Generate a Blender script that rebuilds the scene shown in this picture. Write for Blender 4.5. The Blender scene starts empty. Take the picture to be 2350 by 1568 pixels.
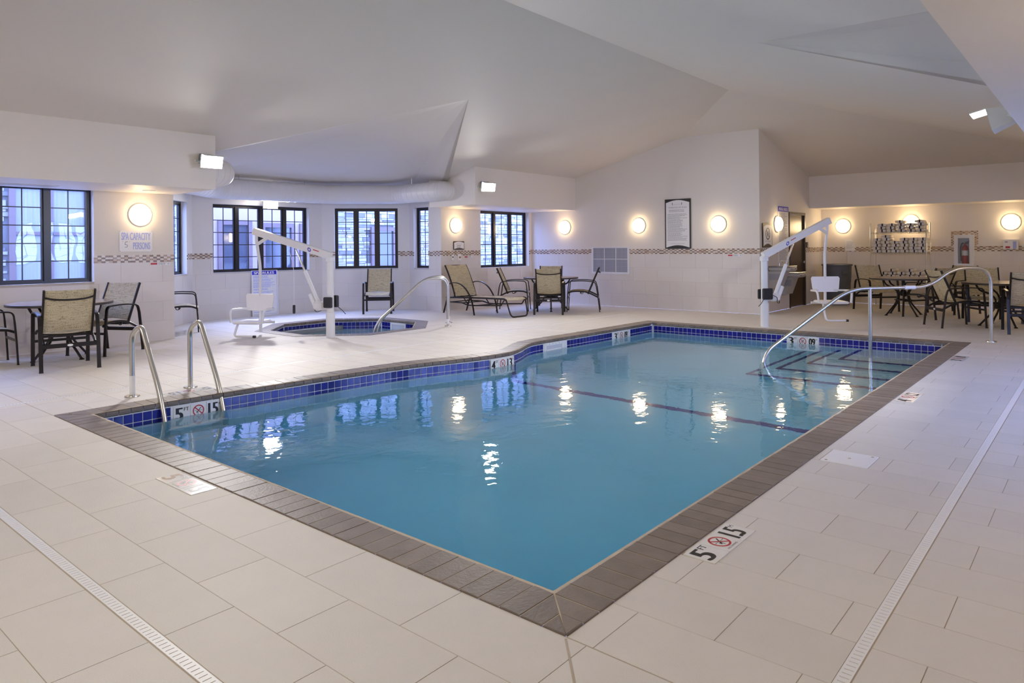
import bpy, math, random
from mathutils import Vector, Matrix
from mathutils.geometry import tessellate_polygon

random.seed(7)
SC = bpy.context.scene
COL = SC.collection
PI = math.pi

# ------------------------------------------------------------------ camera, world, exposure
EYE = 1.40
YAW = 0.7034
ROLL = 0.0091
cam = bpy.data.cameras.new('camera')
cam.sensor_width = 36.0
cam.lens = 1619.0 / 2350.0 * 36.0
cam.shift_y = -216.5 / 2350.0
cam.clip_start, cam.clip_end = 0.05, 200.0
camo = bpy.data.objects.new('camera', cam)
COL.objects.link(camo)
_f = Vector((math.cos(YAW), math.sin(YAW), 0))
_r = Vector((math.sin(YAW), -math.cos(YAW), 0))
_u = Vector((0, 0, 1))
_c, _s = math.cos(ROLL), math.sin(ROLL)
_rc = _r * _c - _u * _s
_uc = _r * _s + _u * _c
camo.matrix_world = Matrix(((_rc.x, _uc.x, -_f.x, 0), (_rc.y, _uc.y, -_f.y, 0), (_rc.z, _uc.z, -_f.z, EYE), (0, 0, 0, 1)))
SC.camera = camo

world = bpy.data.worlds.new('dusk_sky')
SC.world = world
world.use_nodes = True
_bg = world.node_tree.nodes['Background']
_bg.inputs['Color'].default_value = (0.31, 0.43, 1.0, 1)
_bg.inputs['Strength'].default_value = 13.0
SC.view_settings.view_transform = 'Standard'
SC.view_settings.look = 'None'
SC.view_settings.gamma = 1.0
SC.view_settings.exposure = 0.42
SC.view_settings.use_curve_mapping = False
SC.cycles.use_denoising = True
SC.cycles.sample_clamp_indirect = 6.0
SC.cycles.max_bounces = 14
SC.cycles.diffuse_bounces = 6
SC.cycles.transmission_bounces = 10
SC.cycles.transparent_max_bounces = 16
SC.cycles.caustics_refractive = True
SC.cycles.caustics_reflective = False
SC.cycles.blur_glossy = 0.5

FLOOD = 620.0      # radiance of the floodlight lenses
LAMP = 15.0        # radiance of the round wall lamps

# ------------------------------------------------------------------ materials
MATS = {}

def mat(name, col, rough=0.5, metal=0.0, vary=0.0, scale=8.0, bump=0.0, bscale=60.0, rnd=0.0, spec=0.5, emit=None, stretch=None):
    """procedural Principled material: noise tint, noise relief, per-object tint"""
    m = bpy.data.materials.new(name)
    m.use_nodes = True
    nt = m.node_tree
    b = nt.nodes['Principled BSDF']
    b.inputs['Roughness'].default_value = rough
    b.inputs['Metallic'].default_value = metal
    b.inputs['Specular IOR Level'].default_value = spec
    c4 = (*col, 1)
    b.inputs['Base Color'].default_value = c4
    geo = nt.nodes.new('ShaderNodeNewGeometry')
    src = None
    if vary > 0:
        n = nt.nodes.new('ShaderNodeTexNoise')
        n.inputs['Scale'].default_value = scale
        n.inputs['Detail'].default_value = 5
        if stretch:
            mp = nt.nodes.new('ShaderNodeMapping')
            mp.inputs['Scale'].default_value = stretch
            nt.links.new(geo.outputs['Position'], mp.inputs['Vector'])
            nt.links.new(mp.outputs['Vector'], n.inputs['Vector'])
        else:
            nt.links.new(geo.outputs['Position'], n.inputs['Vector'])
        mx = nt.nodes.new('ShaderNodeMix'); mx.data_type = 'RGBA'
        mx.inputs[6].default_value = tuple(max(0, c * (1 - vary)) for c in col) + (1,)
        mx.inputs[7].default_value = tuple(min(1, c * (1 + vary)) for c in col) + (1,)
        nt.links.new(n.outputs['Fac'], mx.inputs[0])
        src = mx.outputs[2]
    if rnd > 0:
        oi = nt.nodes.new('ShaderNodeObjectInfo')
        hs = nt.nodes.new('ShaderNodeHueSaturation')
        mr = nt.nodes.new('ShaderNodeMapRange')
        mr.inputs['To Min'].default_value = 1 - rnd
        mr.inputs['To Max'].default_value = 1 + rnd
        nt.links.new(oi.outputs['Random'], mr.inputs['Value'])
        nt.links.new(mr.outputs['Result'], hs.inputs['Value'])
        if src is None:
            hs.inputs['Color'].default_value = c4
        else:
            nt.links.new(src, hs.inputs['Color'])
        src = hs.outputs['Color']
    if src is not None:
        nt.links.new(src, b.inputs['Base Color'])
    if bump > 0:
        n2 = nt.nodes.new('ShaderNodeTexNoise')
        n2.inputs['Scale'].default_value = bscale
        n2.inputs['Detail'].default_value = 3
        nt.links.new(geo.outputs['Position'], n2.inputs['Vector'])
        bp = nt.nodes.new('ShaderNodeBump')
        bp.inputs['Strength'].default_value = bump
        bp.inputs['Distance'].default_value = 0.004
        nt.links.new(n2.outputs['Fac'], bp.inputs['Height'])
        nt.links.new(bp.outputs['Normal'], b.inputs['Normal'])
    if emit:
        b.inputs['Emission Color'].default_value = (*emit[0], 1)
        b.inputs['Emission Strength'].default_value = emit[1]
    MATS[name] = m
    return m

mat('wall_paint', (0.80, 0.76, 0.705), 0.55, vary=0.02, scale=1.5, bump=0.15, bscale=120, spec=0.3)
mat('ceiling_paint', (0.735, 0.69, 0.635), 0.62, vary=0.02, scale=0.8, bump=0.2, bscale=90, spec=0.2)
mat('soffit_paint', (0.80, 0.755, 0.70), 0.5, vary=0.02, scale=1.0, bump=0.15, bscale=100, spec=0.3)
mat('deck_tile', (0.725, 0.685, 0.635), 0.58, vary=0.045, scale=5.0, bump=0.35, bscale=160, rnd=0.03, spec=0.4)
mat('deck_grout', (0.50, 0.42, 0.33), 0.9, vary=0.15, scale=3.0)
mat('wall_tile', (0.77, 0.725, 0.675), 0.22, vary=0.03, scale=4.0, rnd=0.025, spec=0.5)
mat('wall_grout', (0.58, 0.53, 0.48), 0.9)
mat('mosaic_cream', (0.78, 0.73, 0.66), 0.25)
mat('mosaic_sand', (0.62, 0.50, 0.39), 0.25)
mat('mosaic_brown', (0.27, 0.19, 0.14), 0.25)
mat('mosaic_tan', (0.48, 0.35, 0.26), 0.25)
mat('coping_stone', (0.215, 0.175, 0.150), 0.45, vary=0.28, scale=9.0, bump=0.4, bscale=70, rnd=0.13, spec=0.4)
mat('coping_mortar', (0.58, 0.49, 0.38), 0.9, vary=0.25, scale=12)
mat('cobalt_tile', (0.012, 0.012, 0.23), 0.08, vary=0.25, scale=30, rnd=0.25, spec=0.6)
mat('white_grout', (0.82, 0.83, 0.86), 0.6)
mat('white_ceramic', (0.86, 0.85, 0.83), 0.15, spec=0.5)
mat('plaster', (0.84, 0.93, 0.97), 0.7, vary=0.05, scale=2.0)
mat('drain_channel', (0.28, 0.33, 0.46), 0.6)
mat('lane_tile', (0.025, 0.025, 0.24), 0.3, vary=0.2, scale=20)
mat('print_black', (0.012, 0.012, 0.014), 0.4)
mat('print_red', (0.50, 0.02, 0.03), 0.4)
mat('print_grey', (0.30, 0.30, 0.33), 0.5)
mat('print_blue', (0.02, 0.02, 0.55), 0.4)
mat('print_faded', (0.42, 0.47, 0.86), 0.5)
mat('print_worn', (0.30, 0.15, 0.05), 0.5, vary=0.4, scale=60)
mat('print_white', (0.85, 0.85, 0.86), 0.4)
mat('steel', (0.62, 0.61, 0.58), 0.27, 1.0)
mat('chrome', (0.8, 0.8, 0.8), 0.12, 1.0)
mat('white_enamel', (0.82, 0.83, 0.86), 0.25, spec=0.5)
mat('white_plastic', (0.88, 0.88, 0.89), 0.35)
mat('black_plastic', (0.015, 0.016, 0.022), 0.4)
mat('window_frame', (0.012, 0.012, 0.016), 0.3, spec=0.5)
mat('chair_frame', (0.013, 0.010, 0.012), 0.32, vary=0.15, scale=10, spec=0.4)
mat('table_laminate', (0.30, 0.215, 0.165), 0.22, vary=0.15, scale=14, spec=0.5)
mat('table_edge', (0.05, 0.042, 0.042), 0.4)
mat('duct_paint', (0.78, 0.76, 0.75), 0.4, vary=0.02, scale=2)
mat('dark_bronze', (0.040, 0.028, 0.022), 0.3, vary=0.15, scale=4, spec=0.5)
mat('door_wood', (0.085, 0.048, 0.022), 0.28, vary=0.25, scale=5, stretch=(14, 14, 0.6), spec=0.5)
mat('bin_grey', (0.11, 0.12, 0.15), 0.45, vary=0.08, scale=6)
mat('towel', (0.84, 0.80, 0.76), 0.95, vary=0.06, scale=40, bump=0.8, bscale=180, rnd=0.05, spec=0.1)
mat('towel_band', (0.012, 0.012, 0.06), 0.9)
mat('fountain_grey', (0.42, 0.40, 0.385), 0.35, vary=0.04, scale=5)
mat('extinguisher_red', (0.42, 0.01, 0.015), 0.25)
mat('louvre_grey', (0.62, 0.63, 0.70), 0.5)
mat('louvre_back', (0.36, 0.38, 0.46), 0.7, vary=0.3, scale=3, stretch=(1, 6, 0.1))
mat('stone', (0.27, 0.265, 0.27), 0.85, vary=0.35, scale=6, bump=0.8, bscale=25, spec=0.2)
mat('stone_pale', (0.36, 0.35, 0.345), 0.85, vary=0.25, scale=6, bump=0.8, bscale=25, spec=0.2)
mat('stone_dark', (0.15, 0.15, 0.17), 0.85, vary=0.35, scale=6, bump=0.8, bscale=25, spec=0.2)
mat('stone_mortar', (0.14, 0.14, 0.145), 0.95)
mat('stucco', (0.34, 0.27, 0.275), 0.9, vary=0.05, scale=3, bump=0.4)
mat('brown_trim', (0.12, 0.085, 0.085), 0.6)
mat('dark_glazing', (0.05, 0.06, 0.08), 0.06, spec=0.8)
mat('curtain', (0.20, 0.21, 0.24), 0.8, vary=0.3, scale=3, stretch=(12, 12, 0.3))
mat('ground_bounce', (0.80, 0.80, 0.82), 0.9, vary=0.05, scale=1.5)  # pale so the unseen ground bounces daylight upwards
mat('ground_concrete', (0.30, 0.30, 0.31), 0.9, vary=0.15, scale=1.5)
mat('lamp_glow', (0.9, 0.85, 0.75), 0.4, emit=((1.0, 0.72, 0.40), LAMP))
mat('flood_glow', (0.9, 0.9, 0.9), 0.4, emit=((1.0, 0.97, 0.94), FLOOD))
mat('fill_flood_glow', (0.9, 0.9, 0.9), 0.4, emit=((1.0, 0.95, 0.88), FLOOD * 0.5))  # weaker glow for the fill floods added behind the camera
mat('flood_housing', (0.66, 0.70, 0.72), 0.35)
mat('flood_hood', (0.18, 0.21, 0.30), 0.45)
mat('bush', (0.42, 0.30, 0.22), 0.8, vary=0.4, scale=8)

def sling_material():
    m = bpy.data.materials.new('sling_weave')
    m.use_nodes = True
    nt = m.node_tree
    b = nt.nodes['Principled BSDF']
    b.inputs['Roughness'].default_value = 0.75
    b.inputs['Specular IOR Level'].default_value = 0.25
    tc = nt.nodes.new('ShaderNodeTexCoord')
    outs = []
    for sc in ((9, 9, 260), (160, 160, 9)):
        mp = nt.nodes.new('ShaderNodeMapping'); mp.inputs['Scale'].default_value = sc
        n = nt.nodes.new('ShaderNodeTexNoise'); n.inputs['Scale'].default_value = 1.0; n.inputs['Detail'].default_value = 2
        nt.links.new(tc.outputs['Object'], mp.inputs['Vector']); nt.links.new(mp.outputs['Vector'], n.inputs['Vector'])
        outs.append(n.outputs['Fac'])
    add = nt.nodes.new('ShaderNodeMath'); add.operation = 'ADD'
    nt.links.new(outs[0], add.inputs[0]); nt.links.new(outs[1], add.inputs[1])
    cr = nt.nodes.new('ShaderNodeValToRGB')
    cr.color_ramp.elements[0].position = 0.78; cr.color_ramp.elements[0].color = (0.24, 0.20, 0.115, 1)
    cr.color_ramp.elements[1].position = 1.22; cr.color_ramp.elements[1].color = (0.62, 0.54, 0.36, 1)
    nt.links.new(add.outputs[0], cr.inputs['Fac'])
    nt.links.new(cr.outputs['Color'], b.inputs['Base Color'])
    bp = nt.nodes.new('ShaderNodeBump'); bp.inputs['Strength'].default_value = 0.4; bp.inputs['Distance'].default_value = 0.002
    nt.links.new(add.outputs[0], bp.inputs['Height']); nt.links.new(bp.outputs['Normal'], b.inputs['Normal'])
    MATS['sling_weave'] = m
sling_material()

def glass_material():
    m = bpy.data.materials.new('window_glass')
    m.use_nodes = True
    nt = m.node_tree
    nt.nodes.clear()
    out = nt.nodes.new('ShaderNodeOutputMaterial')
    mix = nt.nodes.new('ShaderNodeMixShader')
    tr = nt.nodes.new('ShaderNodeBsdfTransparent'); tr.inputs['Color'].default_value = (0.93, 0.95, 0.97, 1)
    gl = nt.nodes.new('ShaderNodeBsdfGlossy'); gl.inputs['Roughness'].default_value = 0.01
    def op(kind, a, b=None):
        q = nt.nodes.new('ShaderNodeMath'); q.operation = kind
        for i, v in enumerate((a, b)):
            if v is None:
                continue
            if isinstance(v, float):
                q.inputs[i].default_value = v
            else:
                nt.links.new(v, q.inputs[i])
        return q.outputs[0]
    nz = nt.nodes.new('ShaderNodeTexNoise'); nz.inputs['Scale'].default_value = 1.4
    ge = nt.nodes.new('ShaderNodeNewGeometry')
    bp = nt.nodes.new('ShaderNodeBump'); bp.inputs['Strength'].default_value = 0.25; bp.inputs['Distance'].default_value = 0.02
    nt.links.new(ge.outputs['Position'], nz.inputs['Vector'])
    nt.links.new(nz.outputs['Fac'], bp.inputs['Height'])
    nt.links.new(bp.outputs['Normal'], gl.inputs['Normal'])
    dt = nt.nodes.new('ShaderNodeVectorMath'); dt.operation = 'DOT_PRODUCT'
    nt.links.new(ge.outputs['Incoming'], dt.inputs[0]); nt.links.new(ge.outputs['Normal'], dt.inputs[1])
    sch = op('ADD', op('MULTIPLY', op('POWER', op('SUBTRACT', 1.0, op('ABSOLUTE', dt.outputs['Value'])), 5.0), 0.90), 0.055)
    nt.links.new(sch, mix.inputs[0])
    nt.links.new(tr.outputs[0], mix.inputs[1])
    nt.links.new(gl.outputs[0], mix.inputs[2])
    nt.links.new(mix.outputs[0], out.inputs['Surface'])
    MATS['window_glass'] = m
glass_material()

def water_material(name, density, tint, ripple):
    m = bpy.data.materials.new(name)
    m.use_nodes = True
    nt = m.node_tree
    nt.nodes.clear()
    out = nt.nodes.new('ShaderNodeOutputMaterial')
    g = nt.nodes.new('ShaderNodeBsdfGlass')
    g.inputs['IOR'].default_value = 1.333
    g.inputs['Roughness'].default_value = 0.0
    ge = nt.nodes.new('ShaderNodeNewGeometry')
    hs = []
    for sc, dt in ((2.2, 2.0), (11.0, 2.0)):
        n = nt.nodes.new('ShaderNodeTexNoise')
        n.inputs['Scale'].default_value = sc
        n.inputs['Detail'].default_value = dt
        n.inputs['Distortion'].default_value = 0.6
        nt.links.new(ge.outputs['Position'], n.inputs['Vector'])
        hs.append(n.outputs['Fac'])
    mm = nt.nodes.new('ShaderNodeMath'); mm.operation = 'MULTIPLY_ADD'; mm.inputs[1].default_value = 0.22
    nt.links.new(hs[1], mm.inputs[0]); nt.links.new(hs[0], mm.inputs[2])
    bp = nt.nodes.new('ShaderNodeBump'); bp.inputs['Strength'].default_value = 1.0; bp.inputs['Distance'].default_value = ripple
    nt.links.new(mm.outputs[0], bp.inputs['Height'])
    nt.links.new(bp.outputs['Normal'], g.inputs['Normal'])
    va = nt.nodes.new('ShaderNodeVolumeAbsorption')
    va.inputs['Color'].default_value = (*tint, 1)
    va.inputs['Density'].default_value = density
    nt.links.new(g.outputs[0], out.inputs['Surface'])
    nt.links.new(va.outputs[0], out.inputs['Volume'])
    MATS[name] = m
water_material('pool_water', 0.50, (0.10, 0.78, 0.965), 0.0045)
water_material('spa_water', 0.5, (0.2, 0.8, 0.9), 0.004)

# ------------------------------------------------------------------ mesh building
class MB:
    """collects polygons, links them as ONE mesh object"""
    def __init__(self, M=None):
        self.v, self.f, self.mi, self.M = [], [], [], M

    def add(self, vs, fs, m=0):
        o = len(self.v)
        for p in vs:
            p = Vector(p)
            self.v.append(self.M @ p if self.M else p)
        for f in fs:
            self.f.append(tuple(i + o for i in f)); self.mi.append(m)
        return self

    def box(self, a, b, m=0):
        (x0, y0, z0), (x1, y1, z1) = a, b
        return self.add([(x0, y0, z0), (x1, y0, z0), (x1, y1, z0), (x0, y1, z0), (x0, y0, z1), (x1, y0, z1), (x1, y1, z1), (x0, y1, z1)],
                        [(0, 3, 2, 1), (4, 5, 6, 7), (0, 1, 5, 4), (1, 2, 6, 5), (2, 3, 7, 6), (3, 0, 4, 7)], m)

    def bbox(self, a, b, r=0.01, m=0):
        """box with chamfered edges"""
        (x0, y0, z0), (x1, y1, z1) = a, b
        cx, cy, cz = (x0 + x1) / 2, (y0 + y1) / 2, (z0 + z1) / 2
        hx, hy, hz = abs(x1 - x0) / 2, abs(y1 - y0) / 2, abs(z1 - z0) / 2
        r = min(r, hx * .9, hy * .9, hz * .9)
        def ring(z, ins):
            ax, ay = hx - ins, hy - ins
            q = r if ins == 0 else r * .55
            return [(cx + s * (ax - (q if k else 0)), cy + t * (ay - (0 if k else q)), z) for s, t, k in ((1, -1, 0), (1, 1, 0), (1, 1, 1), (-1, 1, 1), (-1, 1, 0), (-1, -1, 0), (-1, -1, 1), (1, -1, 1))]
        rs = [ring(cz - hz, r), ring(cz - hz + r, 0), ring(cz + hz - r, 0), ring(cz + hz, r)]
        vs = [p for q in rs for p in q]
        fs = [tuple(range(7, -1, -1)), tuple(range(24, 32))]
        for k in range(3):
            for i in range(8):
                fs.append((k * 8 + i, k * 8 + (i + 1) % 8, k * 8 + 8 + (i + 1) % 8, k * 8 + 8 + i))
        return self.add(vs, fs, m)

    def prism(self, poly, z0, z1, m=0, top=None):
        n = len(poly)
        vs = [(p[0], p[1], z0) for p in poly] + [(p[0], p[1], z1) for p in poly]
        fs = [tuple(range(n - 1, -1, -1)), tuple(range(n, 2 * n))] + [(i, (i + 1) % n, n + (i + 1) % n, n + i) for i in range(n)]
        return self.add(vs, fs, m)

    def sweep(self, path, prof, m=0, up=None, caps=True, closed=False):
        """sweep a closed 2-D profile [(a, b)] along a 3-D path; a runs along the side vector, b along the up vector"""
        P = [Vector(p) for p in path]
        n, k = len(P), len(prof)
        T = []
        for i in range(n):
            if closed:
                t = P[(i + 1) % n] - P[i - 1]
            else:
                t = P[min(i + 1, n - 1)] - P[max(i - 1, 0)]
            T.append(t.normalized())
        if up is not None:
            N = []
            for t in T:
                u = Vector(up) - t * t.dot(Vector(up))
                if u.length < 1e-4:
                    u = N[-1] if N else Vector((1, 0, 0)) - t * t.x
                N.append(u.normalized())
        else:
            a = Vector((0, 0, 1)) if abs(T[0].z) < 0.9 else Vector((1, 0, 0))
            u = (a - T[0] * T[0].dot(a)).normalized()
            N = [u]
            for i in range(1, n):
                u = N[-1] - T[i] * T[i].dot(N[-1])
                N.append(u.normalized())
        vs = []
        for i in range(n):
            s = T[i].cross(N[i])
            for a, b in prof:
                vs.append(P[i] + s * a + N[i] * b)
        fs = []
        for i in range(n if closed else n - 1):
            j = (i + 1) % n
            for q in range(k):
                fs.append((i * k + q, i * k + (q + 1) % k, j * k + (q + 1) % k, j * k + q))
        if caps and not closed:
            fs.append(tuple(range(k - 1, -1, -1)))
            fs.append(tuple((n - 1) * k + q for q in range(k)))
        return self.add(vs, fs, m)

    def tube(self, path, r, n=10, m=0, closed=False):
        return self.sweep(path, [(r * math.cos(2 * PI * q / n), r * math.sin(2 * PI * q / n)) for q in range(n)], m, closed=closed)

    def bar(self, path, w, h, m=0, up=(0, 0, 1)):
        e = min(w, h) * .22
        pr = [(w / 2 - e, -h / 2), (w / 2, -h / 2 + e), (w / 2, h / 2 - e), (w / 2 - e, h / 2), (-w / 2 + e, h / 2), (-w / 2, h / 2 - e), (-w / 2, -h / 2 + e), (-w / 2 + e, -h / 2)]
        return self.sweep(path, pr, m, up=up)

    def lathe(self, prof, n=32, m=0, c=(0, 0, 0), axis='z', sq=1.0):
        vs, fs = [], []
        for r, z in prof:
            for q in range(n):
                a = 2 * PI * q / n
                p = (r * math.cos(a), r * math.sin(a) * sq, z)
                if axis == 'y':
                    p = (p[0], p[2], p[1])
                elif axis == 'x':
                    p = (p[2], p[0], p[1])
                vs.append((p[0] + c[0], p[1] + c[1], p[2] + c[2]))
        for i in range(len(prof) - 1):
            for q in range(n):
                fs.append((i * n + q, i * n + (q + 1) % n, (i + 1) * n + (q + 1) % n, (i + 1) * n + q))
        if prof[0][0] > 1e-6:
            fs.append(tuple(range(n - 1, -1, -1)))
        if prof[-1][0] > 1e-6:
            fs.append(tuple((len(prof) - 1) * n + q for q in range(n)))
        return self.add(vs, fs, m)

    def grid(self, fn, nu, nv, m=0, thick=None):
        """surface fn(u, v) with u, v in 0..1; thick gives a second skin along -normal"""
        P = [[Vector(fn(i / nu, j / nv)) for j in range(nv + 1)] for i in range(nu + 1)]
        vs = [p for row in P for p in row]
        w = nv + 1
        fs = [(i * w + j, (i + 1) * w + j, (i + 1) * w + j + 1, i * w + j + 1) for i in range(nu) for j in range(nv)]
        if thick:
            off = len(vs)
            back = []
            for i in range(nu + 1):
                for j in range(nv + 1):
                    du = P[min(i + 1, nu)][j] - P[max(i - 1, 0)][j]
                    dv = P[i][min(j + 1, nv)] - P[i][max(j - 1, 0)]
                    nn = du.cross(dv)
                    nn = nn.normalized() if nn.length > 1e-9 else Vector((0, 0, 1))
                    back.append(P[i][j] - nn * thick)
            vs = vs + back
            fs += [tuple(off + q for q in reversed(f)) for f in fs]
            edge = [(i, 0) for i in range(nu)] + [(nu, j) for j in range(nv)] + [(i, nv) for i in range(nu, 0, -1)] + [(0, j) for j in range(nv, 0, -1)]
            for q in range(len(edge)):
                a = edge[q][0] * w + edge[q][1]
                bq = edge[(q + 1) % len(edge)]
                b = bq[0] * w + bq[1]
                fs.append((b, a, off + a, off + b))
        return self.add(vs, fs, m)

    def poly(self, loops, m=0, flip=False):
        """flat polygon with holes, any plane; loops of 3-D points"""
        tris = tessellate_polygon([[Vector(p) for p in l] for l in loops])
        vs = [p for l in loops for p in l]
        return self.add(vs, [tuple(reversed(t)) if flip else tuple(t) for t in tris], m)

    def mesh(self, name, mats, smooth=None):
        me = bpy.data.meshes.new(name)
        me.from_pydata([tuple(p) for p in self.v], [], self.f)
        for k in (mats if isinstance(mats, (list, tuple)) else [mats]):
            me.materials.append(MATS[k])
        if any(self.mi):
            me.polygons.foreach_set('material_index', self.mi)
        if smooth:
            me.shade_smooth()
            me.set_sharp_from_angle(angle=smooth)
        me.update()
        return me

    def build(self, name, mats, parent=None, smooth=None):
        return obj(name, self.mesh(name, mats, smooth), parent)

def obj(name, me, parent=None):
    o = bpy.data.objects.new(name, me)
    COL.objects.link(o)
    if parent is not None:
        o.parent = parent
    return o

def tag(o, label=None, cat=None, group=None, kind=None):
    for k, v in (('label', label), ('category', cat), ('group', group), ('kind', kind)):
        if v:
            o[k] = v
    return o

def thing(name, label, cat, loc=(0, 0, 0), rz=0.0, group=None, kind=None):
    o = bpy.data.objects.new(name, None)
    o.empty_display_size = 0.1
    COL.objects.link(o)
    o.location = loc
    o.rotation_euler = (0, 0, rz)
    return tag(o, label, cat, group, kind)

KIDS = {}
def children(o):
    if not KIDS.get('_n') == len(bpy.data.objects):
        KIDS.clear()
        for q in bpy.data.objects:
            if q.parent:
                KIDS.setdefault(q.parent.name, []).append(q)
        KIDS['_n'] = len(bpy.data.objects)
    return list(KIDS.get(o.name, []))

def copy_tree(o, parent=None):
    ch = children(o)
    c = o.copy()
    COL.objects.link(c)
    c.parent = parent
    for q in ch:
        copy_tree(q, c)
    return c

def dup(root, label, loc, rz=0.0, group=None):
    c = copy_tree(root)
    c.location = loc
    c.rotation_euler = (0, 0, rz)
    return tag(c, label, None, group)

def fillet(pts, r, seg=6):
    """round the inner corners of a polyline"""
    P = [Vector(p) for p in pts]
    out = [P[0]]
    for i in range(1, len(P) - 1):
        a, b, c = P[i - 1], P[i], P[i + 1]
        rr = r[i - 1] if isinstance(r, (list, tuple)) else r
        d1, d2 = (a - b), (c - b)
        l = min(rr, d1.length * .48, d2.length * .48)
        p, q = b + d1.normalized() * l, b + d2.normalized() * l
        for k in range(seg + 1):
            t = k / seg
            out.append(p * (1 - t) ** 2 + b * 2 * t * (1 - t) + q * t * t)
    out.append(P[-1])
    return out

def catmull(pts, sub=6):
    P = [Vector(p) for p in pts]
    out = []
    for i in range(len(P) - 1):
        a, b, c, d = P[max(i - 1, 0)], P[i], P[i + 1], P[min(i + 2, len(P) - 1)]
        for k in range(sub):
            t = k / sub
            out.append(0.5 * ((2 * b) + (c - a) * t + (2 * a - 5 * b + 4 * c - d) * t * t + (3 * b - a - 3 * c + d) * t ** 3))
    out.append(P[-1])
    return out

_TXT = {}
def text_geo(s):
    """outline font as flat triangles, scaled to unit height; returns verts, faces, width"""
    if s in _TXT:
        return _TXT[s]
    cu = bpy.data.curves.new('lettering', 'FONT')
    cu.body = s
    cu.size = 1.0
    cu.resolution_u = 4
    o = bpy.data.objects.new('lettering_tmp', cu)
    COL.objects.link(o)
    dg = bpy.context.evaluated_depsgraph_get()
    me = o.evaluated_get(dg).to_mesh()
    vs = [tuple(v.co) for v in me.vertices]
    fs = [tuple(p.vertices) for p in me.polygons]
    bpy.data.objects.remove(o)
    bpy.data.curves.remove(cu)
    x0, x1 = min(v[0] for v in vs), max(v[0] for v in vs)
    y0, y1 = min(v[1] for v in vs), max(v[1] for v in vs)
    h = y1 - y0
    vs = [((v[0] - x0) / h, (v[1] - y0) / h) for v in vs]
    _TXT[s] = (vs, fs, (x1 - x0) / h)
    return _TXT[s]

class Face:
    """a flat drawing surface: origin at its lower left, R to the right, U up, N out"""
    def __init__(self, o, R, U):
        self.o, self.R, self.U = Vector(o), Vector(R).normalized(), Vector(U).normalized()
        self.N = self.R.cross(self.U)

    def at(self, x, y, d=0.0):
        return self.o + self.R * x + self.U * y + self.N * d

    def text(self, mb, s, x, y, w, h, d, m=0, bold=0.0):
        vs, fs, tw = text_geo(s)
        reps = [0.0] if not bold else [-bold, 0.0, bold]
        for k, e in enumerate(reps):
            mb.add([self.at(x + v[0] * w / tw + e, y + v[1] * h, d + k * 0.0001) for v in vs], fs, m)

    def rect(self, mb, x0, y0, x1, y1, d, m=0):
        mb.add([self.at(x0, y0, d), self.at(x1, y0, d), self.at(x1, y1, d), self.at(x0, y1, d)], [(0, 1, 2, 3)], m)

    def slab(self, mb, x0, y0, x1, y1, d0, d1, m=0):
        mb.add([self.at(x, y, d) for d in (d0, d1) for x, y in ((x0, y0), (x1, y0), (x1, y1), (x0, y1))],
               [(3, 2, 1, 0), (4, 5, 6, 7), (0, 1, 5, 4), (1, 2, 6, 5), (2, 3, 7, 6), (3, 0, 4, 7)], m)

    def shape(self, mb, pts, d0, d1, m=0):
        n = len(pts)
        vs = [self.at(x, y, d0) for x, y in pts] + [self.at(x, y, d1) for x, y in pts]
        fs = [tuple(range(n - 1, -1, -1)), tuple(range(n, 2 * n))] + [(i, (i + 1) % n, n + (i + 1) % n, n + i) for i in range(n)]
        mb.add(vs, fs, m)

    def stroke(self, mb, pts, w, d, m=0):
        for (xa, ya), (xb, yb) in zip(pts, pts[1:]):
            l = math.hypot(xb - xa, yb - ya) or 1
            nx, ny = -(yb - ya) / l * w / 2, (xb - xa) / l * w / 2
            mb.add([self.at(xa + nx, ya + ny, d), self.at(xa - nx, ya - ny, d), self.at(xb - nx, yb - ny, d), self.at(xb + nx, yb + ny, d)], [(0, 1, 2, 3)], m)

    def ring(self, mb, x, y, r0, r1, d, m=0, sx=1.0, n=36):
        vs = []
        for q in range(n):
            a = 2 * PI * q / n
            vs += [self.at(x + r0 * sx * math.cos(a), y + r0 * math.sin(a), d), self.at(x + r1 * sx * math.cos(a), y + r1 * math.sin(a), d)]
        mb.add(vs, [(2 * q, 2 * q + 1, (2 * q + 3) % (2 * n), (2 * q + 2) % (2 * n)) for q in range(n)], m)

    def disc(self, mb, x, y, r, d, m=0, sx=1.0, n=24):
        mb.add([self.at(x + r * sx * math.cos(2 * PI * q / n), y + r * math.sin(2 * PI * q / n), d) for q in range(n)], [tuple(range(n))], m)

    def no_diving(self, mb, x, y, r, d, red, black, sx=1.0):
        self.ring(mb, x, y, r, r * .8, d, red, sx)
        S = lambda pts: [(x + a * r * sx, y + b * r) for a, b in pts]
        self.stroke(mb, S([(-.75, 0.02), (-.45, .06), (-.2, .0)]), r * .05, d, black)
        self.stroke(mb, S([(.15, .05), (.45, .0), (.78, .05)]), r * .05, d, black)
        self.stroke(mb, S([(.42, .5), (.1, .12), (-.12, -.18)]), r * .13, d + .0002, black)
        self.stroke(mb, S([(-.12, -.18), (-.1, -.6)]), r * .1, d + .0002, black)
        self.stroke(mb, S([(-.12, -.18), (-.38, -.42)]), r * .08, d + .0002, black)
        self.disc(mb, x - .28 * r * sx, y - .2 * r, r * .1, d + .0002, black, sx, 10)
        self.stroke(mb, S([(-.6, .6), (.6, -.6)]), r * .17, d + .0004, red)

def pixel_depth(p):
    v = Vector((p[0], p[1], (p[2] if len(p) > 2 else 0) - EYE))
    return v.dot(_f)

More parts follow.
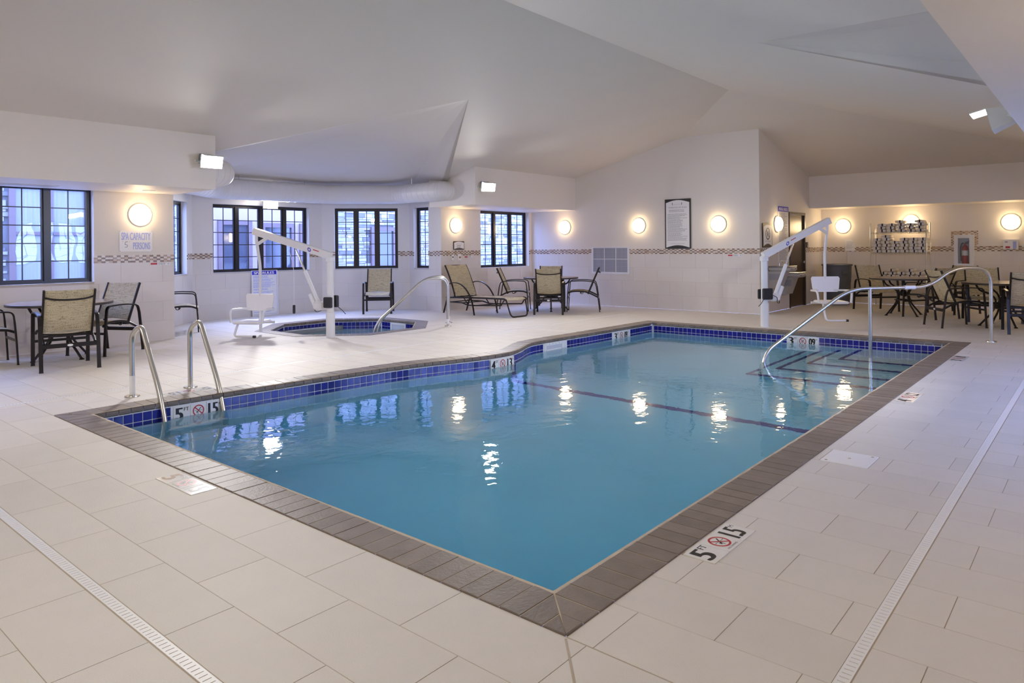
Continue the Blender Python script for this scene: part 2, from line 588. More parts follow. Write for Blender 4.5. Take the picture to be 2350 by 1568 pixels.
def seen_size(p, area):
    """rough size in the picture of a piece of the given area at p, 0 outside the frame"""
    d = pixel_depth(p)
    if d < 0.3:
        return 0.0
    v = Vector((p[0], p[1], (p[2] if len(p) > 2 else 0) - EYE))
    x = v.dot(_r) / d * 1619
    y = -v.z / d * 1619 + 567.5
    if abs(x) > 1240 or y > 1640 or y < -60:
        return 0.0
    return area * max(abs(v.z), .2) / d ** 3

# ------------------------------------------------------------------ pool outline (metres; the eye stands over x = y = 0)
PX0, PX1, PY0 = 2.05, 11.71, 1.50          # outer edge of the coping: near, far, right side
COPE = 0.235
LEFT = [(PX0, 6.87), (2.6, 6.89), (3.3, 6.87), (4.2, 6.80), (5.1, 6.73), (5.7, 6.65), (6.2, 6.52), (6.6, 6.40), (6.95, 6.34), (7.2, 6.36),
        (7.5, 6.48), (7.8, 6.62), (8.1, 6.70), (8.6, 6.70), (9.5, 6.66), (10.5, 6.64), (PX1, 6.62)]
LEFTC = [(p.x, p.y) for p in catmull([(x, y, 0) for x, y in LEFT], 8)]

def left_y(x):
    for (xa, ya), (xb, yb) in zip(LEFTC, LEFTC[1:]):
        if xa - 1e-6 <= x <= xb + 1e-6:
            return ya + (yb - ya) * (x - xa) / max(xb - xa, 1e-9)
    return LEFTC[0][1] if x < LEFTC[0][0] else LEFTC[-1][1]

def left_n(x):
    """unit normal of the curved side, pointing into the pool"""
    a = left_y(min(x + .05, PX1)) - left_y(max(x - .05, PX0))
    b = min(x + .05, PX1) - max(x - .05, PX0)
    v = Vector((a, -b)).normalized()
    return v
YL0, YL1 = LEFTC[0][1], LEFTC[-1][1]
WATER = -0.165
OUTER = [(PX0, PY0), (PX1, PY0)] + [(x, y) for x, y in reversed(LEFTC)]

SPA_C, SPA_A = (7.79, 10.56), 1.45
def octagon(a, c=SPA_C):
    R = a / math.cos(PI / 8)
    return [(c[0] + R * math.cos(PI / 8 + k * PI / 4), c[1] + R * math.sin(PI / 8 + k * PI / 4)) for k in range(8)]

RX0, RX1, RY0, RY1 = -3.0, 18.1, -0.85, 11.30     # room shell
FARX, ALCY = 14.10, 5.40
BAYL = [(10.90, RY1), (10.90, 12.35), (9.46, 13.70), (6.48, 13.70), (5.05, 12.35), (5.05, RY1)]
BAYR = [(5.05, RY0), (5.05, -1.90), (6.48, -3.25), (9.46, -3.25), (10.90, -1.90), (10.90, RY0)]
ROOM = [(RX0, RY0)] + BAYR + [(RX1, RY0), (RX1, ALCY), (FARX, ALCY), (FARX, RY1)] + BAYL + [(RX0, RY1)]

# ------------------------------------------------------------------ floor
floor = tag(MB().poly([[(x, y, -0.0022) for x, y in ROOM], [(x, y, -0.0022) for x, y in OUTER], [(x, y, -0.0022) for x, y in octagon(SPA_A)]]).build('floor', 'deck_grout'), kind='structure')

def clip_half(poly, a, b, c):
    """keep the part of a 2-D polygon where a*x + b*y <= c"""
    out = []
    for i in range(len(poly)):
        p, q = poly[i - 1], poly[i]
        dp, dq = a * p[0] + b * p[1] - c, a * q[0] + b * q[1] - c
        if dp * dq < 0:
            t = dp / (dp - dq)
            out.append((p[0] + (q[0] - p[0]) * t, p[1] + (q[1] - p[1]) * t))
        if dq <= 0:
            out.append(q)
    return out

def area2(poly):
    return abs(sum(poly[i - 1][0] * poly[i][1] - poly[i][0] * poly[i - 1][1] for i in range(len(poly)))) / 2

G = 0.0017
RECTS = []       # openings in the tiling: x0, x1, y0, y1 (drains, markers, lid)
DRAIN_NEAR = (1.075, 1.128)
DRAIN_RIGHT = (0.638, 0.690)
DRAIN_LEFT = (7.66, 7.71)
MARKS = [(2.925, 3.40, 1.332, 1.488), (1.872, 2.035, 4.005, 4.475), (6.99, 7.46, 1.332, 1.488), (9.78, 10.25, 1.332, 1.488), (3.02, 3.49, 6.915, 7.06), (4.77, 5.08, 1.16, 1.455)]

def cut_rects(poly, rects):
    """subtract axis-aligned rectangles from a convex polygon; gives convex pieces"""
    pieces = [poly]
    for x0, x1, y0, y1 in rects:
        nxt = []
        for p in pieces:
            xs, ys = [q[0] for q in p], [q[1] for q in p]
            if max(xs) <= x0 or min(xs) >= x1 or max(ys) <= y0 or min(ys) >= y1:
                nxt.append(p); continue
            nxt.append(clip_half(p, 1, 0, x0)); nxt.append(clip_half(p, -1, 0, -x1))
            mid = clip_half(clip_half(p, -1, 0, -x0), 1, 0, x1)
            nxt.append(clip_half(mid, 0, 1, y0)); nxt.append(clip_half(mid, 0, -1, -y1))
        pieces = [p for p in nxt if len(p) > 2 and area2(p) > 4e-4]
    return pieces

TILES = []
def lay(xlines, y0, y1, phase, keep=None, rects=()):
    """rows between successive xlines, joints every 0.61 m staggered by half"""
    for k, (xa, xb) in enumerate(zip(xlines, xlines[1:])):
        off = phase + (0.305 if k % 2 else 0.0)
        j0 = math.floor((y0 - off) / 0.61)
        y = off + j0 * 0.61
        while y < y1:
            a, b = max(y, y0) + G, min(y + 0.61, y1) - G
            if b - a > 0.02:
                p = [(xa + G, a), (xb - G, a), (xb - G, b), (xa + G, b)]
                for q in ([p] if keep is None else keep(p)):
                    TILES.extend(cut_rects(q, rects))
            y += 0.61

def lines(a, b, step):
    n = int(round((b - a) / step))
    return [a + (b - a) * i / n for i in range(n + 1)]

bigR = MARKS + [(RX0, PX0, *DRAIN_RIGHT), (PX0, 16.5, *DRAIN_RIGHT), (*DRAIN_NEAR, DRAIN_RIGHT[1], DRAIN_LEFT[0]), (DRAIN_NEAR[0], FARX - 1.4, *DRAIN_LEFT)]
nearX = [RX0] + lines(-2.7, DRAIN_NEAR[0], 0.3146)[0:] + [DRAIN_NEAR[1], 1.397, 1.717, PX0 - 0.004]
lay(nearX[::-1][::-1], RY0, RY1, 0.19, rects=bigR)
lay([PX0] + lines(2.36, PX1, 0.3048), RY0, PY0 - 0.004, 0.165, rects=bigR)
def keep_left(p):
    """cut away what lies under the pool or the whirlpool"""
    xs = [q[0] for q in p]
    xm = (min(xs) + max(xs)) / 2
    n = left_n(xm)
    c = n.x * xm + n.y * left_y(xm)
    q = clip_half(p, n.x, n.y, c - 0.004)
    if len(q) < 3:
        return []
    R = SPA_A + 0.004
    res, rest = [], q
    for k in range(8):
        a = k * PI / 4
        nx, ny = math.cos(a), math.sin(a)
        d = nx * SPA_C[0] + ny * SPA_C[1] + R
        outp = clip_half(rest, -nx, -ny, -d)
        if len(outp) > 2 and area2(outp) > 4e-4:
            res.append(outp)
        rest = clip_half(rest, nx, ny, d)
        if len(rest) < 3:
            break
    return res
lay([PX0] + lines(2.36, PX1, 0.3048), 6.2, RY1, 0.165, keep_left, rects=bigR)
lay(lines(PX1 + 0.004, FARX, 0.3), RY0, RY1, 0.165, rects=bigR)
lay(lines(FARX, RX1, 0.3), RY0, ALCY, 0.165, rects=bigR)
def keep_bay(p):
    for (xa, ya), (xb, yb) in (((10.90, 12.35), (9.46, 13.70)), ((6.48, 13.70), (5.05, 12.35))):
        nx, ny = (yb - ya), -(xb - xa)
        p = clip_half(p, nx, ny, nx * xa + ny * ya)
        if len(p) < 3:
            return []
    return keep_left(p)
lay(lines(5.05, 10.90, 0.3048), RY1, 13.70, 0.165, keep_bay)
def cpt(p):
    return (sum(q[0] for q in p) / len(p), sum(q[1] for q in p) / len(p), 0.0)
TILES.sort(key=lambda p: -seen_size(cpt(p), area2(p)))
for p in TILES[:300]:
    c = cpt(p)
    o = MB().prism([(x - c[0], y - c[1]) for x, y in p], -0.006, 0.0).build('tile', 'deck_tile', floor)
    o.location = c
rest = MB()
for p in TILES[300:]:
    rest.prism(p, -0.006, 0.0)
tag(rest.build('distant_tile', 'deck_tile', floor), kind='stuff')

# ------------------------------------------------------------------ slot drains in the deck
def drain(label, x0, x1, y0, y1):
    o = thing('slot_drain', label, 'drain')
    along_x = (x1 - x0) > (y1 - y0)
    MB().box((x0, y0, -0.05), (x1, y1, -0.014)).build('channel', 'drain_channel', o)
    g = MB()
    L = (x1 - x0) if along_x else (y1 - y0)
    def bx(a0, a1, w0, w1):
        if along_x:
            g.box((x0 + a0, y0 + w0, -0.012), (x0 + a1, y0 + w1, -0.0005))
        else:
            g.box((x0 + w0, y0 + a0, -0.012), (x0 + w1, y0 + a1, -0.0005))
    W = (y1 - y0) if along_x else (x1 - x0)
    bx(0, L, 0.006, 0.012); bx(0, L, W - 0.010, W - 0.002)
    n = int(L / 0.027)
    for k in range(n):
        bx(k * L / n, k * L / n + L / n - 0.0045, 0.012, W - 0.010)
    g.build('grate', 'white_plastic', o)
drain('long white slotted drain along the short end of the pool', *DRAIN_NEAR, DRAIN_RIGHT[1], DRAIN_LEFT[0])
drain('long white slotted drain beside the pool edge with the skimmer lid', RX0 + .05, 16.5, *DRAIN_RIGHT)
drain('white slotted drain between the pool ladder and the window wall', DRAIN_NEAR[0], FARX - 1.4, *DRAIN_LEFT)
jm = MB().add([(PX0 - .01, PY0 - .01, .0006), (PX0 - .016, PY0 - .004, .0006), (0.9, 0.47, .0006), (0.908, 0.462, .0006)], [(0, 1, 2, 3)])
jm.build('expansion_joint', 'deck_grout', floor)

# ------------------------------------------------------------------ swimming pool
pool = thing('swimming_pool', 'indoor swimming pool with cobalt waterline tile and brown brick coping', 'pool')
IX0, IX1, IY0 = PX0 + COPE + .0, PX1 - COPE, PY0 + COPE
def inner_left(x, off=COPE):
    n = left_n(x)
    return (x + n.x * off, left_y(x) + n.y * off)

def brick_mesh(A0, A1, B0, B1):
    """one coping brick: A0/A1 outer corners, B0/B1 inner corners (2-D)"""
    rows = []
    for A, B in ((A0, B0), (A1, B1)):
        A, B = Vector(A), Vector(B)
        w = (B - A).length
        full = w > COPE * .97
        ts = [(0, -.05), (0, .003), (.003, .005)] + ([(w - .022, .005), (w - .008, 0), (w - .001, -.010), (w, -.022), (w - .002, -.040), (w - .010, -.05)] if full else [(w - .002, .005), (w - .001, .004), (w - .0005, 0), (w, -.022), (w, -.040), (w, -.05)])
        d = (B - A).normalized() if w > 1e-6 else Vector((0, 0))
        rows.append([(A.x + d.x * t, A.y + d.y * t, z) for t, z in ts])
    k = len(rows[0])
    fs = [(q, (q + 1) % k, k + (q + 1) % k, k + q) for q in range(k)] + [tuple(range(k - 1, -1, -1)), tuple(range(k, 2 * k))]
    return rows[0] + rows[1], fs

def coping_side(fn_outer, fn_inner, s0, s1, pitch=0.1075):
    """bricks between s0 and s1; corners are mitred by fn_inner"""
    n = int(round((s1 - s0) / pitch))
    st = (s1 - s0) / n
    for k in range(n):
        a, b = s0 + k * st + .0035, s0 + (k + 1) * st - .0035
        A0, A1, B0, B1 = fn_outer(a), fn_outer(b), fn_inner(a), fn_inner(b)
        vs, fs = brick_mesh(A0, A1, B0, B1)
        c = Vector(((A0[0] + A1[0] + B0[0] + B1[0]) / 4, (A0[1] + A1[1] + B0[1] + B1[1]) / 4, random.uniform(-.0012, .0012)))
        m = MB()
        m.add([(v[0] - c.x, v[1] - c.y, v[2]) for v in vs], fs)
        o = m.build('coping_brick', 'coping_stone', pool)
        o.location = c
mitre = lambda a, lo, hi: max(.004, min(COPE, a - lo - .004, hi - a - .004))
coping_side(lambda a: (PX0, a), lambda a: (PX0 + mitre(a, PY0, YL0), a), PY0, YL0)
coping_side(lambda a: (a, PY0), lambda a: (a, PY0 + mitre(a, PX0, PX1)), PX0, PX1)
coping_side(lambda a: (PX1, a), lambda a: (PX1 - mitre(a, PY0, YL1), a), PY0, YL1)
def li(a):
    w = mitre(a, PX0, PX1)
    return inner_left(a, w)
coping_side(lambda a: (a, left_y(a)), li, PX0, PX1)
LI = [inner_left(x) for x, y in LEFTC if PX0 + COPE <= x <= PX1 - COPE]
INNER = [(IX0, IY0), (IX1, IY0), (IX1, LI[-1][1])] + [p for p in reversed(LI) if IX0 < p[0] < IX1] + [(IX0, LI[0][1])]
MB().poly([[(x, y, 0.0022) for x, y in OUTER], [(x, y, 0.0022) for x, y in INNER]]).build('coping_mortar', 'coping_mortar', pool)

# basin: walls stand 15 mm behind the coping nose
BO = 0.016
bx0, bx1, by0 = IX0 - BO, IX1 + BO, IY0 - BO
def depth(x):
    return max(0.88, min(1.5, 1.5 - (x - 3.0) * 0.076))
xs = [bx0 + (bx1 - bx0) * i / 120 for i in range(121)]
LW = []
_pts = [inner_left(x, COPE - BO) for x, y in LEFTC]
def wall_y(x):
    for (xa, ya), (xb, yb) in zip(_pts, _pts[1:]):
        if xa <= x <= xb:
            return ya + (yb - ya) * (x - xa) / max(xb - xa, 1e-9)
    return _pts[0][1] if x < _pts[0][0] else _pts[-1][1]
LW = [(x, wall_y(x)) for x in xs]
bas = MB()
for (xa, ya), (xb, yb) in zip(LW, LW[1:]):
    za, zb = WATER - depth(xa), WATER - depth(xb)
    bas.add([(xa, by0, za), (xb, by0, zb), (xb, yb, zb), (xa, ya, za)], [(0, 1, 2, 3)])
    bas.add([(xa, by0, -.045), (xb, by0, -.045), (xb, by0, zb), (xa, by0, za)], [(0, 1, 2, 3)])
    bas.add([(xa, ya, -.045), (xb, yb, -.045), (xb, yb, zb), (xa, ya, za)], [(3, 2, 1, 0)])
bas.add([(bx0, by0, -.045), (bx0, LW[0][1], -.045), (bx0, LW[0][1], WATER - 1.6), (bx0, by0, WATER - 1.6)], [(3, 2, 1, 0)])
bas.add([(bx1, by0, -.045), (bx1, LW[-1][1], -.045), (bx1, LW[-1][1], WATER - 1.2), (bx1, by0, WATER - 1.2)], [(0, 1, 2, 3)])
bas.build('basin', 'plaster', pool)
# white grout band behind the waterline tiles
band = MB()
for (xa, ya), (xb, yb) in zip(LW, LW[1:]):
    band.add([(xa, ya - .002, -.046), (xb, yb - .002, -.046), (xb, yb - .002, -.236), (xa, ya - .002, -.236)], [(3, 2, 1, 0)])
    band.add([(xa, by0 + .002, -.046), (xb, by0 + .002, -.046), (xb, by0 + .002, -.236), (xa, by0 + .002, -.236)], [(0, 1, 2, 3)])
band.add([(bx0 + .002, by0, -.046), (bx0 + .002, LW[0][1], -.046), (bx0 + .002, LW[0][1], -.236), (bx0 + .002, by0, -.236)], [(3, 2, 1, 0)])
band.add([(bx1 - .002, by0, -.046), (bx1 - .002, LW[-1][1], -.046), (bx1 - .002, LW[-1][1], -.236), (bx1 - .002, by0, -.236)], [(0, 1, 2, 3)])
band.build('grout_band', 'white_grout', pool)

TP, TS = 0.0825, 0.0765
ROWS = [(-.060, -.060 - TS), (-.060 - TP, -.060 - TP - TS)]
SKIP_L = [(2.955, 3.415), (6.76, 7.225), (10.215, 10.675), (8.36, 8.85)]
SKIP_F = [(3.49, 3.955)]
wt = []          # (centre, rotation, row)
acc, k = 0.0, 0
L = [0.0]
for (xa, ya), (xb, yb) in zip(LW, LW[1:]):
    L.append(L[-1] + math.hypot(xb - xa, yb - ya))
def left_at(s):
    for i in range(len(L) - 1):
        if L[i] <= s <= L[i + 1]:
            t = (s - L[i]) / max(L[i + 1] - L[i], 1e-9)
            (xa, ya), (xb, yb) = LW[i], LW[i + 1]
            return xa + (xb - xa) * t, ya + (yb - ya) * t, math.atan2(yb - ya, xb - xa)
s = .012
while s + TS < L[-1]:
    x, y, a = left_at(s + TS / 2)
    if not any(u - .032 < x < v + .032 for u, v in SKIP_L):
        for r in ROWS:
            wt.append(((x, y - .003, (r[0] + r[1]) / 2), a))
    s += TP
y = by0 + .03
while y + TS < LW[-1][1]:
    if not any(u - .035 < y + TS / 2 < v + .035 for u, v in SKIP_F):
        for r in ROWS:
            wt.append(((bx1 - .003, y + TS / 2, (r[0] + r[1]) / 2), PI / 2))
    y += TP
tile_me = MB().bbox((-TS / 2, -.0035, -TS / 2), (TS / 2, .0035, TS / 2), .002).mesh('waterline_tile', 'cobalt_tile')
wt.sort(key=lambda q: pixel_depth(q[0]))
for (c, a) in wt[:300]:
    o = obj('waterline_tile', tile_me, pool)
    o.location = c
    o.rotation_euler = (0, 0, a)
rest = MB()
def far_tile(c, a):
    rest.M = Matrix.Translation(c) @ Matrix.Rotation(a, 4, 'Z')
    rest.box((-TS / 2, -.0035, -TS / 2), (TS / 2, .0035, TS / 2))
for c, a in wt[300:]:
    far_tile(c, a)
for r in ROWS:
    zc = (r[0] + r[1]) / 2
    x = bx0 + .02
    while x + TS < bx1:
        far_tile((x + TS / 2, by0 + .003, zc), 0); x += TP
    y = by0 + .02
    while y + TS < LW[0][1]:
        far_tile((bx0 + .003, y + TS / 2, zc), PI / 2); y += TP
rest.M = None
tag(rest.build('unseen_waterline_tile', 'cobalt_tile', pool), kind='stuff')

def depth_marker(face, ft, m, worn=False, deck=False, parent=None):
    """three square tiles: feet, no-diving sign, metres"""
    S = 0.152
    for k in range(3):
        t = MB()
        face.slab(t, k * .155 + .001, 0, k * .155 + S, S, -.006, .0022)
        d = t.build('marker_tile', 'white_ceramic', parent)
        x = k * .155
        p = MB()
        mm = ['print_worn' if worn else 'print_black', 'print_red', 'print_black']
        if k == 0:
            face.text(p, ft, x + .020, .022, .062, .112, .0026, 0, .008)
            face.text(p, 'FT', x + .096, .10, .044, .034, .0026, 2, .001)
        elif k == 1:
            face.no_diving(p, x + .076, .082, .054, .0026, 1, 2)
            if deck:
                face.text(p, 'NO DIVING', x + .028, .012, .096, .011, .0026, 2)
        else:
            face.text(p, m, x + .018, .022, .088, .112, .0026, 2, .006)
            face.text(p, 'M', x + .116, .104, .024, .024, .0026, 2)
        p.build('lettering', mm, d)
for xa, ft, m in ((2.96, '5', '15'), (6.765, '4', '13'), (10.22, '3', '09')):
    y0, y1 = wall_y(xa), wall_y(xa + .46)
    bulge = max(0, *[y0 + (y1 - y0) * q / 10 - wall_y(xa + .046 * q) for q in range(11)])
    y0 -= bulge; y1 -= bulge
    depth_marker(Face((xa, y0 - .004, -.212), (.46, y1 - y0, 0), (0, 0, 1)), ft, m, parent=pool)
depth_marker(Face((bx1 - .004, 3.955, -.212), (0, -1, 0), (0, 0, 1)), '3', '09', parent=pool)
# skimmer mouth
sk = thing('skimmer_mouth', None, None); sk.parent = pool
y0, y1 = wall_y(8.38), wall_y(8.83)
F = Face((8.38, y0 - .003, -.235), (.45, y1 - y0, 0), (0, 0, 1))
m = MB(); F.slab(m, 0, 0, .035, .18, -.004, .008); F.slab(m, .415, 0, .45, .18, -.004, .008); F.slab(m, .035, .145, .415, .18, -.004, .008); F.slab(m, .035, 0, .415, .025, -.004, .008)
m.build('faceplate', 'white_plastic', sk)
m = MB(); F.slab(m, .035, .025, .415, .145, .0005, .002); m.build('opening', 'louvre_grey', sk)
m = MB(); F.slab(m, .05, .03, .40, .085, .003, .006); m.build('weir_flap', 'white_plastic', sk)
m = MB()
for k in range(6):
    F.disc(m, .03 + k * .078, .163, .006, .0085)
m.build('screw', 'steel', sk)

# lane line across the floor, steps in the far corner
ln = MB()
xa, xb = 7.21, 7.33
ln.add([(xa, by0, WATER - depth(xa) + .006), (xb, by0, WATER - depth(xb) + .006), (xb, wall_y(xb), WATER - depth(xb) + .006), (xa, wall_y(xa), WATER - depth(xa) + .006)], [(0, 1, 2, 3)])
ln.add([(xa, wall_y(xa) - .006, WATER - .07), (xb, wall_y(xb) - .006, WATER - .07), (xb, wall_y(xb) - .006, WATER - 1.2), (xa, wall_y(xa) - .006, WATER - 1.2)], [(3, 2, 1, 0)])
ln.build('floor_line', 'lane_tile', pool)
for xi, yi, di in ((10.42, 2.90, .20), (10.02, 3.20, .40), (9.60, 3.47, .60), (9.20, 3.72, .80)):
    zt = WATER - di
    st = MB().box((xi, by0 - .01, -1.3), (bx1 + .01, yi, zt)).build('step', 'plaster', pool)
    MB().box((xi - .002, by0, zt), (xi + .055, yi + .002, zt + .004)).box((xi, yi - .055, zt), (bx1, yi + .002, zt + .004)).box((xi - .004, by0, zt - .05), (xi, yi + .004, zt + .004)).build('nosing', 'lane_tile', st)

wo = [(bx0 - .03, by0 - .03), (bx1 + .03, by0 - .03), (bx1 + .03, LW[-1][1] + .03)] + [(x, y + .03) for x, y in reversed(LW)] + [(bx0 - .03, LW[0][1] + .03)]
def water(name, outline, z0, z1, material, parent):
    w = MB()
    w.poly([[(x, y, z1) for x, y in outline]])
    w.poly([[(x, y, z0) for x, y in outline]], flip=True)
    n = len(outline)
    for i in range(n):
        (xa, ya), (xb, yb) = outline[i], outline[(i + 1) % n]
        w.add([(xa, ya, z0), (xb, yb, z0), (xb, yb, z1), (xa, ya, z1)], [(0, 1, 2, 3)])
    o = w.build(name, material, parent)
    import bmesh
    bm = bmesh.new(); bm.from_mesh(o.data)
    bmesh.ops.remove_doubles(bm, verts=bm.verts, dist=1e-5)
    bmesh.ops.recalc_face_normals(bm, faces=bm.faces)
    bm.to_mesh(o.data); bm.free()
    return o
water('water', wo, -1.95, WATER, 'pool_water', pool)

# ------------------------------------------------------------------ whirlpool
spa = thing('whirlpool', 'octagonal whirlpool with brown coping and cobalt tile in the window bay', 'whirlpool')
oo, oi = octagon(SPA_A), octagon(SPA_A - COPE)
SW = SPA_A - COPE + BO
for k in range(8):
    A, B = Vector(oo[k]), Vector(oo[(k + 1) % 8])
    C, D = Vector(oi[k]), Vector(oi[(k + 1) % 8])
    n = int(round((B - A).length / .1075))
    for q in range(n):
        t0, t1 = (q + .035) / n, (q + .965) / n
        vs, fs = brick_mesh(A.lerp(B, t0), A.lerp(B, t1), C.lerp(D, t0), C.lerp(D, t1))
        c = A.lerp(B, (t0 + t1) / 2)
        m = MB(); m.add([(v[0] - c.x, v[1] - c.y, v[2]) for v in vs], fs)
        o = m.build('coping_brick', 'coping_stone', spa); o.location = (c.x, c.y, 0)
MB().poly([[(x, y, .0022) for x, y in oo], [(x, y, .0022) for x, y in oi]]).build('coping_mortar', 'coping_mortar', spa)
ow = octagon(SW)
m, g = MB(), MB()
for k in range(8):
    (xa, ya), (xb, yb) = ow[k], ow[(k + 1) % 8]
    m.add([(xa, ya, -.045), (xb, yb, -.045), (xb, yb, -1.05), (xa, ya, -1.05)], [(0, 1, 2, 3)])
    g.add([(xa * .999 + SPA_C[0] * .001, ya * .999 + SPA_C[1] * .001, -.046), (xb * .999 + SPA_C[0] * .001, yb * .999 + SPA_C[1] * .001, -.046), (xb * .999 + SPA_C[0] * .001, yb * .999 + SPA_C[1] * .001, -.236), (xa * .999 + SPA_C[0] * .001, ya * .999 + SPA_C[1] * .001, -.236)], [(0, 1, 2, 3)])
m.poly([[(x, y, -1.05) for x, y in ow]])
m.build('basin', 'plaster', spa)
g.build('grout_band', 'white_grout', spa)
rb, ri = octagon(SW + .01), octagon(SW - .4)
m = MB()
for k in range(8):
    j = (k + 1) % 8
    m.add([(*rb[k], -.6), (*rb[j], -.6), (*ri[j], -.6), (*ri[k], -.6), (*ri[j], -1.05), (*ri[k], -1.05)], [(0, 1, 2, 3), (3, 2, 4, 5)])
m.build('bench', 'plaster', spa)
rest = MB()
for k in range(8):
    A, B = Vector(ow[k]), Vector(ow[(k + 1) % 8])
    l, u = (B - A).length, (B - A).normalized()
    a = math.atan2(u.y, u.x)
    nn = Vector((-u.y, u.x))
    n = int((l - .01) / TP)
    vis = nn.dot(Vector((-.76, -.65))) > -.15
    for q in range(n):
        p = A + u * ((l - n * TP) / 2 + (q + .5) * TP) + nn * .003
        if k == 7 and q < 5 and vis:
            pass
        for r in ROWS:
            c = (p.x, p.y, (r[0] + r[1]) / 2)
            if vis:
                o = obj('waterline_tile', tile_me, spa); o.location = c; o.rotation_euler = (0, 0, a)
            else:
                far_tile(c, a)
rest.M = None
tag(rest.build('unseen_waterline_tile', 'cobalt_tile', spa), kind='stuff')
water('water', octagon(SW + .03), -1.3, WATER - .02, 'spa_water', spa)
# skimmer of the whirlpool on the side towards the lounger
A, B = Vector(ow[0]), Vector(ow[7])
u = (B - A).normalized()
F = Face((*(A + u * .28 + Vector((-.006, 0))), -.235), (u.x, u.y, 0), (0, 0, 1))
if F.N.dot(Vector((-1, 0, 0))) < 0:
    F = Face((*(A + u * .73 + Vector((-.006, 0))), -.235), (-u.x, -u.y, 0), (0, 0, 1))
sk = thing('skimmer_mouth', None, None); sk.parent = spa
m = MB(); F.slab(m, 0, 0, .035, .18, -.004, .008); F.slab(m, .415, 0, .45, .18, -.004, .008); F.slab(m, .035, .145, .415, .18, -.004, .008)
m.build('faceplate', 'white_plastic', sk)
m = MB(); F.slab(m, .035, .0, .415, .145, .0005, .002); m.build('opening', 'louvre_grey', sk)

# ------------------------------------------------------------------ ceiling and soffits
RID, KZ, CY = 4.20, 0.2423, 5.225
def hip(y):
    return RID - KZ * abs(y - CY)
SY1, SY0 = 9.93, 0.52
SOF = 2.28
EZ = hip(SY1)
RXa, RXb = 3.35, 12.23
ap = 2.225
ce = MB()
for sg in (1, -1):
    Y = lambda y: CY + sg * (y - CY)
    A = (7.79, Y(CY + ap), hip(CY + ap))
    VL = (5.05, Y(10.865), hip(10.865)); VR = (10.55, Y(10.89), hip(10.89))
    pts = [(RXa, CY, RID), (RXb, CY, RID), (RXb + 4.705, Y(SY1), EZ), (10.55, Y(SY1), EZ), VR, A, VL, (5.05, Y(SY1), EZ), (RXa - 4.705, Y(SY1), EZ)]
    ce.poly([pts], flip=(sg > 0))
    zb = 2.80
    _n = (Vector(VR) - Vector(A)).cross(Vector((10.95, Y(12.40), zb)) - Vector(A))
    zw = A[2] - (_n.x * (10.95 - A[0]) + _n.y * (Y(11.2) - A[1])) / _n.z
    rim = [VL, (5.05, Y(12.40), zb), (6.48, Y(13.75), zb), (9.46, Y(13.75), zb), (10.95, Y(12.40), zb), (10.95, Y(11.2), zw), VR]
    for p, q in zip(rim, rim[1:]):
        ce.add([A, p, q], [(0, 1, 2)] if sg < 0 else [(2, 1, 0)])
XE = 17.20
ZE = RID - KZ * (XE - RXb)
ce.poly([[(RXb, CY, RID), (RXb + 4.705, SY0, EZ), (XE, SY0, ZE), (XE, SY1, ZE), (RXb + 4.705, SY1, EZ)]])
ce.poly([[(RXa, CY, RID), (RXa - 4.705, SY0, EZ), (RXa - 4.705, SY1, EZ)]])
ceiling = tag(ce.build('ceiling', 'ceiling_paint'), kind='structure')
def soffit(name, a, b):
    return tag(MB().box(a, b).build(name, 'soffit_paint'), kind='structure')
soffit('trim_1', (RX0, SY1, SOF), (5.05, RY1, EZ + .02))
soffit('trim_2', (10.55, SY1, SOF), (FARX, RY1, EZ + .02))
soffit('trim_3', (XE, RY0, 2.25), (RX1, ALCY, ZE + .02))
soffit('trim_4', (RX0, RY0, SOF), (5.05, SY0, EZ + .02))
soffit('trim_5', (5.05, 0.0, SOF), (10.55, SY0, EZ + .02))
soffit('trim_6', (10.55, RY0, SOF), (XE, SY0, EZ + .02))
soffit('trim_7', (RX0, SY0, SOF), (RXa - 4.705, SY1, EZ + .02))

